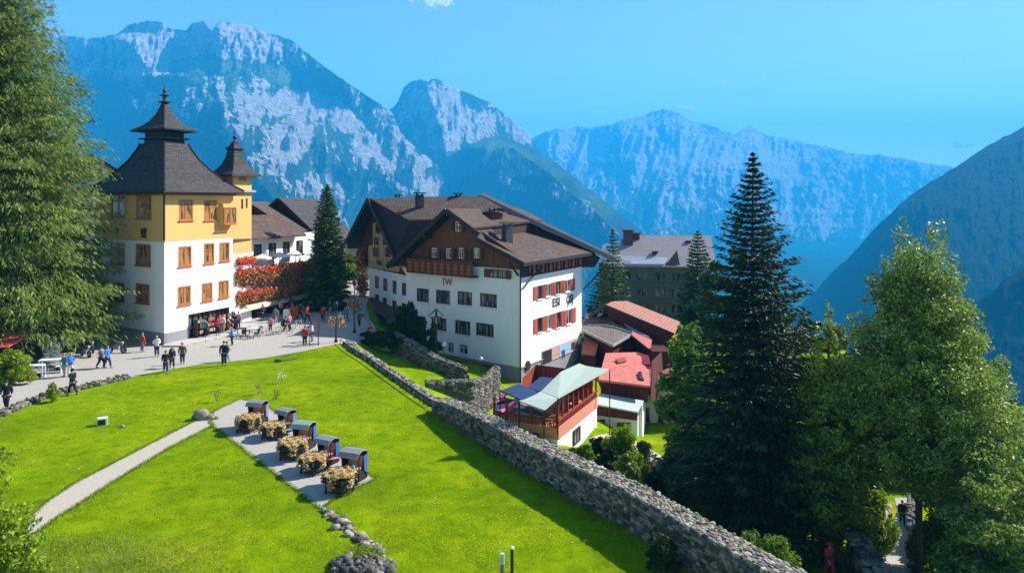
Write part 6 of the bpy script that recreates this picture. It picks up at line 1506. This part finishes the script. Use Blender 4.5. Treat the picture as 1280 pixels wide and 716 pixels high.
p = at(974, 690, 36); o = lempty('pole', p, 0, 'thin pale pole standing in the dark grass under the spruce', 'pole'); mb = MB(); mb.tube([(0,0,-.3),(0,0,2.3)], .035, 6); mb.build('shaft', WFR, o); mb = MB(); mb.lathe((0,0,2.28), [(.05,0),(.02,.05)], 6); mb.build('cap', WFR, o)
# small things on the meadow
p = P(128, 531); o = lempty('utility_box', p, .5, 'small white box with a dark front standing in the meadow', 'box'); mb = MB(); mb.box((0,0,.22), (.55,.4,.44)); mb.build('housing', WFR, o, bevel=.02); mb = MB(); mb.box((-.05,-.205,.2), (.4,.02,.3)); mb.build('door', BLACK, o)
st = Stones(); p = P(153,534); st.add((p.x,p.y,.06), (.22,.2,.16)); o = st.build('stone', STONED); tag(o, 'single small dark stone in the grass right of the white box', 'stone')
def twig(x, y, h, m, label, n=70):
    b = P(x, y); o = lempty('weed', b, 0, label, 'weed'); mb = MB()
    for k in range(4): a = rnd.uniform(0,6.28); mb.tube([(0,0,0),(math.cos(a)*h*.15,math.sin(a)*h*.15,h*.6),(math.cos(a)*h*.3,math.sin(a)*h*.3,h)], .012, 4)
    mb.build('stem', BARKL, o); petals('leaves', o, NP.normal(0,1,(n,3))*np.array([h*.22,h*.22,h*.25])+np.array([0,0,h*.6]), .045, [m], off=(0,0,0))
twig(352,478,.9,FWH,'dry twiggy sapling standing in the upper meadow'); twig(271,502,.8,BSH,'thin green sapling left of the flower carts'); twig(323,493,.8,FBR,'reddish sapling behind the first flower cart'); twig(345,500,.7,BSH,'green weed stems behind the second flower cart')
mb = MB(); a = P(348,452); b_ = P(371,449); mb.tube([a+Vector((0,0,.06)), b_+Vector((0,0,.06))], .04, 6); mb.blob(a+Vector((0,0,.1)), (.35,.2,.14), 8, 5, .1); tag(mb.build('log', BARK, off=(0,0,0)), 'thin fallen log lying in the grass near the street', 'log')
# white street tables, motorbikes
for i, (x, y, lb) in enumerate(((40,474,'left one of two white framed street tables'),(64,466,'right one of two white framed street tables'))):
    o = lempty('street_table', P(x, y), .28, lb, 'table', 'white tables along the street'); mb = MB(); mb.box((0,0,1.0), (1.55,.75,.07)); mb.build('tabletop', WFR, o)
    mb = MB(); mb.box((0,-.36,.72), (1.5,.04,.45)) if False else mb.box((0,.33,.55), (1.5,.04,.06)); mb.build('crossbar', WFR, o)
    for sx in (-.72,.72):
        for sy in (-.33,.33): mb = MB(); mb.box((sx,sy,.48), (.09,.09,.96)); mb.build('leg', WFR, o)
    mb = MB(); mb.box((0,0,.12), (1.5,.7,.05)); mb.build('shelf', WFR, o)
    for j in range(3): k = lempty('crate', P(x, y)+Vector((-.45+j*.45, .1*j, .15)), .28, f'{["white","grey","dark"][j]} crate under the {lb.split()[0]} street table', 'crate'); mb = MB(); mb.box((0,0,.15), (.34,.4,.3)); mb.build('box', (WFR, GREYP, BLACK)[j], k); mb = MB(); mb.box((0,0,.31), (.38,.44,.04)); mb.build('lid', (GREYP, BLACK, WFR)[j], k)
def motorbike(p, rz, m, label):
    o = lempty('motorbike', p, rz, label, 'motorbike')
    for y in (-.68,.68):
        mb = MB(); mb.tube([(0, y+.27*math.cos(t), .31+.27*math.sin(t)) for t in [2*math.pi*k/14 for k in range(15)]], .06, 6, caps=False); w = mb.build('wheel', BLACK, o); mb = MB(); mb.tube([(-.04,y,.31),(.04,y,.31)], .19, 10); mb.build('rim', GREYP, w)
    mb = MB(); mb.blob((0,-.18,.82), (.17,.34,.17), 10, 6, .02); mb.build('tank', m, o, smooth=True); mb = MB(); mb.blob((0,.38,.82), (.15,.38,.09), 10, 6, .02); mb.build('seat', BLACK, o, smooth=True)
    mb = MB(); mb.box((0,0,.48), (.26,.5,.34)); mb.build('engine', GREYP, o, bevel=.04); mb = MB(); mb.tube([(0,-.68,.31),(0,-.45,1.0)], .035, 6); mb.build('fork', GREYP, o); mb = MB(); mb.tube([(-.36,-.32,1.05),(0,-.45,1.0),(.36,-.32,1.05)], .02, 5); mb.build('handlebar', BLACK, o)
    mb = MB(); mb.blob((0,-.6,.9), .09, 8, 6, 0); mb.build('headlight', WFR, o)
motorbike(P(107,446), .9, cloth('maroon', (.25,.02,.05)), 'dark red motorbike parked in the shade of the white hotel'); motorbike(P(146,441), 1.3, cloth('khaki', (.14,.16,.08)), 'khaki motorbike parked against the grey plinth'); motorbike(P(114,440), .7, BLACK, 'black motorbike behind the dark red one')
# ================================================================ flower carts
HOOD = simple('grey_hood', (.24,.24,.25), .7, .15, 4); BLUEP = simple('blue_side_cloth', (.04,.12,.45), .8, .1, 4); TEALP = simple('teal_cloth', (.08,.35,.36), .8, .1, 4); VIOL = simple('violet_cloth', (.20,.18,.45), .8, .15, 5); ORC = simple('orange_cushion', (.80,.26,.07), .8, .12, 6); CARTB = simple('black_cart_wood', (.03,.025,.022), .7, .2, 6)
def cart(p, rz, side, hoodm, cush, label, flabel, seed, s=1.0):
    o = lempty('flower_cart', p, rz, label, 'flower cart', 'flower carts standing on the paved strip'); o.scale = (s,s,s*.88)
    # tray at front (-x), hooded seat box at the back (+x)
    mb = MB(); mb.box((-.35,0,.62), (1.1,.95,.10)); mb.box((-.35,-.46,.72), (1.1,.04,.16)); mb.box((-.35,.46,.72), (1.1,.04,.16)); mb.box((-.88,0,.72), (.04,.95,.16)); mb.build('tray', CARTB, o)
    for x in (-.8,.05):
        for y in (-.4,.4): mb = MB(); mb.bar((x,y,0),(x*.9,y,.58), .07); mb.build('leg', CARTB, o)
    for y in (-.52,.52):
        mb = MB(); mb.tube([(-.35+.3*math.cos(t), y, .31+.3*math.sin(t)) for t in [2*math.pi*k/16 for k in range(17)]], .028, 5, caps=False)
        for k in range(6): t = math.pi*k/3; mb.tube([(-.35,y,.31),(-.35+.3*math.cos(t),y,.31+.3*math.sin(t))], .014, 4)
        mb.build('wheel', CARTB, o)
    mb = MB(); mb.box((-.35,0,.3), (.9,.8,.28)); mb.build('lower_shelf', CARTB, o)
    mb = MB(); mb.box((.55,0,.5), (.62,.9,.5)); mb.build('seat_box', CARTB, o)
    mb = MB(); mb.slab([(.85,-.46,.25),(.95,-.46,1.62),(.95,.46,1.55),(.85,.46,.25)], (.05,0,0)); mb.build('back_panel', CARTB, o)
    for y, m_ in ((.46, side),): mb = MB(); mb.slab([(.5,y,.75),(.4,y,1.50),(.95,y,1.56),(.9,y,.6)], (0,.035,0)); mb.build('side_panel', CARTB, o)
    mb = MB(); mb.slab([(.72,-.5,.7),(.7,-.5,1.42),(.98,-.5,1.46),(.94,-.5,.55)], (0,.03,0)); mb.build('side_cloth', side, o)
    mb = MB(); mb.slab([(-.02,-.56,1.42),(.1,-.56,1.6),(.6,-.56,1.74),(1.08,-.56,1.6),(1.08,.56,1.6),(.6,.56,1.74),(.1,.56,1.6),(-.02,.56,1.42)], (0,0,.05)) if False else None
    for x, z in ((.38,1.5),(.95,1.55)): mb = MB(); mb.bar((x,-.46,.3),(x,-.46,z), .05); mb.build('hood_post', CARTB, o)
    mb = MB(); prof = [(.16,1.42),(.30,1.60),(.62,1.70),(1.02,1.58)]
    for (x0,z0),(x1,z1) in zip(prof[:-1], prof[1:]): mb.slab([(x0,-.5,z0),(x1,-.5,z1),(x1,.5,z1),(x0,.5,z0)], (0,0,.05))
    mb.build('hood', hoodm, o)
    mb = MB(); mb.box((.45,0,.84), (.6,.8,.16)); mb.build('cushion', cush, o, bevel=.04); mb = MB(); mb.slab([(.72,-.36,.9),(.72,.36,.9),(.88,.36,1.35),(.88,-.36,1.35)], (.06,0,0)); mb.build('back_cushion', cush, o)
    mb = MB(); mb.box((.2,-.3,.95), (.26,.2,.12)); mb.box((.22,-.28,1.05), (.22,.18,.08)); mb.build('folded_cloth', (VIOL, TEALP, BLUEP)[seed % 3], o, bevel=.02)
    f = lempty('flower_basket', p+Vector((0,0,0)), rz, flabel, 'flower basket', 'baskets of flowers on the carts'); f.scale = (s,s,s*.88)
    mb = MB(); mb.lathe((-.4,0,.67), [(.28,0),(.42,.18),(.44,.18)], 12); mb.build('basket', BWOOD, f)
    n = 3200; a = NP.random(n)*6.283; r = np.sqrt(NP.random(n))*(1+.14*np.sin(a*5+seed)); x = -.38+np.cos(a)*r*.72; y = np.sin(a)*r*.66; z = .86+.20*np.sqrt(np.maximum(0, 1-r*r))+.05*np.sin(x*14+seed)*np.sin(y*11); hang = r > 1.0; z = np.where(hang, z-NP.random(n)*.45, z)
    petals('flowers', f, np.stack([x,y,z+NP.normal(0,.02,n)], 1), NP.uniform(.035,.06,n), [FWH, FYE, FOR, FGR, FPK, FBR], NP.choice([0,1,2,3,4,5], n, p=[.52,.26,.12,.05,.04,.01]), flat=.8, off=(0,0,0))
    return o
cl = [((314,537),.15,VIOL,HOOD,ORC,'farthest','violet side cloths and a grey hood'),((347,546),.1,VIOL,HOOD,ORC,'second farthest','violet side cloths and an orange cushion'),((371,570),.1,BLUEP,simple('sage_hood',(.25,.32,.27)),ORC,'middle','a sage hood'),((398,588),.05,BLUEP,HOOD,ORC,'second nearest','bright blue side cloths'),((431,611),.05,BLUEP,HOOD,ORC,'nearest','a blue side panel and orange cushions')]
for i, (q_, rz, sd_, hd_, cu, w_, ex) in enumerate(cl):
    cart(P(*q_), rz+1.08+(.1,-.16,.12,-.08,.04)[i], sd_, hd_, cu, f'{w_} of the five hooded flower carts, with {ex}', f'heaped basket of cream and yellow flowers on the {w_} cart', i, (1.0,.94,1.05,.97,1.06)[i])
# loose cloths between the carts
for (x, y, m, lb) in ((366,537,HOOD,'grey cloth laid out beside the second farthest flower cart'),(417,575,PKc,'pink cloth on the grass right of the second nearest cart')):
    b = P(x, y+12); mb = MB(); mb.slab([b+Vector((-.4,-.15,.5)), b+Vector((.45,-.1,.58)), b+Vector((.5,.2,.58)), b+Vector((-.35,.2,.5))], (0,0,.03)); o = lempty('cloth_table', b, 0, lb, 'table'); mb.build('cloth', m, o, off=b); mb = MB()
    for sx in (-.3,.4): mb.tube([(sx,0,0),(sx,0,.5)], .02, 5)
    mb.build('leg', BLACK, o)
# ================================================================ grass tufts
def tufts(name, n, region, hmin, hmax, m, label, dens=None, wide=.02):
    c = region(n); x, y = c[:, 0], c[:, 1]; z = H(x, y); m_ = len(x); h = NP.uniform(hmin, hmax, m_); a = NP.random(m_)*6.283; ln = NP.normal(0, .35, (m_, 2))*h[:, None]
    w = np.stack([np.cos(a), np.sin(a), np.zeros(m_)], 1)*(wide*(.5+NP.random(m_)))[:, None]; b0 = np.stack([x, y, z-.01], 1); tip = b0+np.stack([ln[:, 0], ln[:, 1], h], 1)
    v = np.stack([b0-w, b0+w, tip], 1).reshape(-1, 3); o = np_mesh(name, v, np.arange(m_*3).reshape(-1, 3), m); return tag(o, label, 'grass', kind='stuff')
def inpoly(x, y, poly):
    r = np.zeros(x.shape, bool); n = len(poly)
    for i in range(n):
        x1, y1 = poly[i]; x2, y2 = poly[(i+1) % n]; c = ((y1 > y) != (y2 > y)) & (x < (x2-x1)*(y-y1)/(y2-y1+1e-12)+x1); r ^= c
    return r
pathp = PX([(248,524),(262,521),(266,532),(240,545),(215,558),(185,576),(150,597),(100,629),(66,650),(46,668),(28,690),(16,684),(34,650),(60,626),(90,606),(120,590),(170,564)])
def reg_meadow(n):
    d = 24.5+(NP.random(n)**1.6)*44; px = NP.uniform(-30, 860, n); x = (px-CX)/F*d; y = d
    k = (sdist(x, y) < -.5) & ~inpoly(x, y, road) & ~inpoly(x, y, pathp) & ~inpoly(x, y, patio); x, y = x[k], y[k]
    g = fbm(x*.8, y*.8, 3, 77); k = NP.random(len(x)) < sstep(g, .25, .62); return np.stack([x[k], y[k]], 1)
GBL = leaf_mat('grass_blade', (.13,.22,.003), (.28,.38,.006), .4, .9, extra=(.42,.48,.05)); GDRY = leaf_mat('tall_grass', (.16,.25,.01), (.38,.42,.08), .45, .7, extra=(.5,.36,.18))
tufts('meadow_grass', 260000, reg_meadow, .03, .10, GBL, 'short bright grass blades covering the meadow', wide=.012)
tufts('tall_grass', 9000, lambda n: (lambda d, px: np.stack([(px-CX)/F*d, d], 1))(24.5+4.2*NP.random(n)**1.8+np.abs(NP.normal(0,.7,n)), NP.normal(120, 80, n).clip(-20, 400)), .07, .26, GDRY, 'tall seeding grass and flowers in the near left corner', wide=.011)
def reg_edge(n):
    out = []
    for poly in (pathp, patio):
        a = np.array(poly); b_ = np.roll(a, -1, 0); L_ = np.hypot(*(b_-a).T); pk = NP.choice(len(a), n//2, p=L_/L_.sum()); t = NP.random(n//2)[:, None]; out.append(a[pk]*(1-t)+b_[pk]*t+NP.normal(0, .07, (n//2, 2)))
    return np.vstack(out)
tufts('edge_grass', 16000, reg_edge, .04, .15, GBL, 'ragged grass creeping over the edges of the path and paved strip', wide=.016)
def reg_bank(n):
    t = NP.random(n)*6; i = np.minimum(5, t.astype(int)); f = t-i; wp_ = np.array(wallpts); x = wp_[i, 0]*(1-f)+wp_[i+1, 0]*f-.62+NP.normal(0, .12, n); y = wp_[i, 1]*(1-f)+wp_[i+1, 1]*f-.25; return np.stack([x, y], 1)
tufts('verge_grass', 9000, reg_bank, .08, .3, GBL, 'longer grass along the foot of the stone wall', wide=.014)
# wild daisies
def reg_d(n): d = NP.uniform(25, 60, n); px = NP.uniform(0, 820, n); x = (px-CX)/F*d; y = d; k = (sdist(x, y) < -.8) & ~inpoly(x, y, road) & ~inpoly(x, y, pathp) & ~inpoly(x, y, patio); g = fbm(x*.3, y*.3, 2, 5); k &= g > .5; return x[k], y[k]
x, y = reg_d(2600); o = petals('daisies', None, np.stack([x, y, H(x, y)+.09], 1), .022, [FWH], flat=.8, off=(0,0,0)); tag(o, 'tiny pale wild flowers scattered through the meadow', 'flowers', kind='stuff')
# ================================================================ small fair weather clouds
cm, nt, b = new_mat('cloud'); b.inputs['Base Color'].default_value = (.98,.98,.98,1); b.inputs['Roughness'].default_value = 1; b.inputs['Specular IOR Level'].default_value = 0
tl = nt.nodes.new('ShaderNodeBsdfTranslucent'); tl.inputs['Color'].default_value = (.98,.98,.98,1); m1 = nt.nodes.new('ShaderNodeMixShader'); m1.inputs[0].default_value = .5
nt.links.new(b.outputs[0], m1.inputs[1]); nt.links.new(tl.outputs[0], m1.inputs[2]); nt.links.new(m1.outputs[0], nt.nodes['Material Output'].inputs['Surface'])
def cloud(px, py, D, w, h, label, n=420):
    c = W(px, py, D); k = D/F; lob = [(rnd.uniform(-.32,.32), rnd.uniform(-.2,.35), rnd.uniform(.35,1.0)) for _ in range(7)]; pts = []
    for _ in range(n):
        l = lob[rnd.randrange(7)]; pts.append((c.x+(l[0]+rnd.gauss(0,.10)*l[2])*w*k, c.y+rnd.gauss(0,.12)*w*k, c.z+(l[1]*l[2]+rnd.gauss(0,.16)*l[2])*h*k))
    o = petals('cloud', None, pts, NP.uniform(.02,.05,n)*w*k*.55, [cm], off=(0,0,0)); tag(o, label, 'cloud')
cloud(550, 5, 4850, 46, 17, 'small bright cloud near the top of the sky'); cloud(518, 1.5, 4850, 18, 8, 'tiny cloud wisp left of the top cloud', 120); cloud(903, 103, 7750, 14, 9, 'tiny round cloud high above the pale mountain range', 160); cloud(860, 135, 9900, 30, 12, 'little white cloud touching the ridge of the pale range'); cloud(1207, 182, 16800, 38, 8, 'flat white cloud low over the right end of the range')
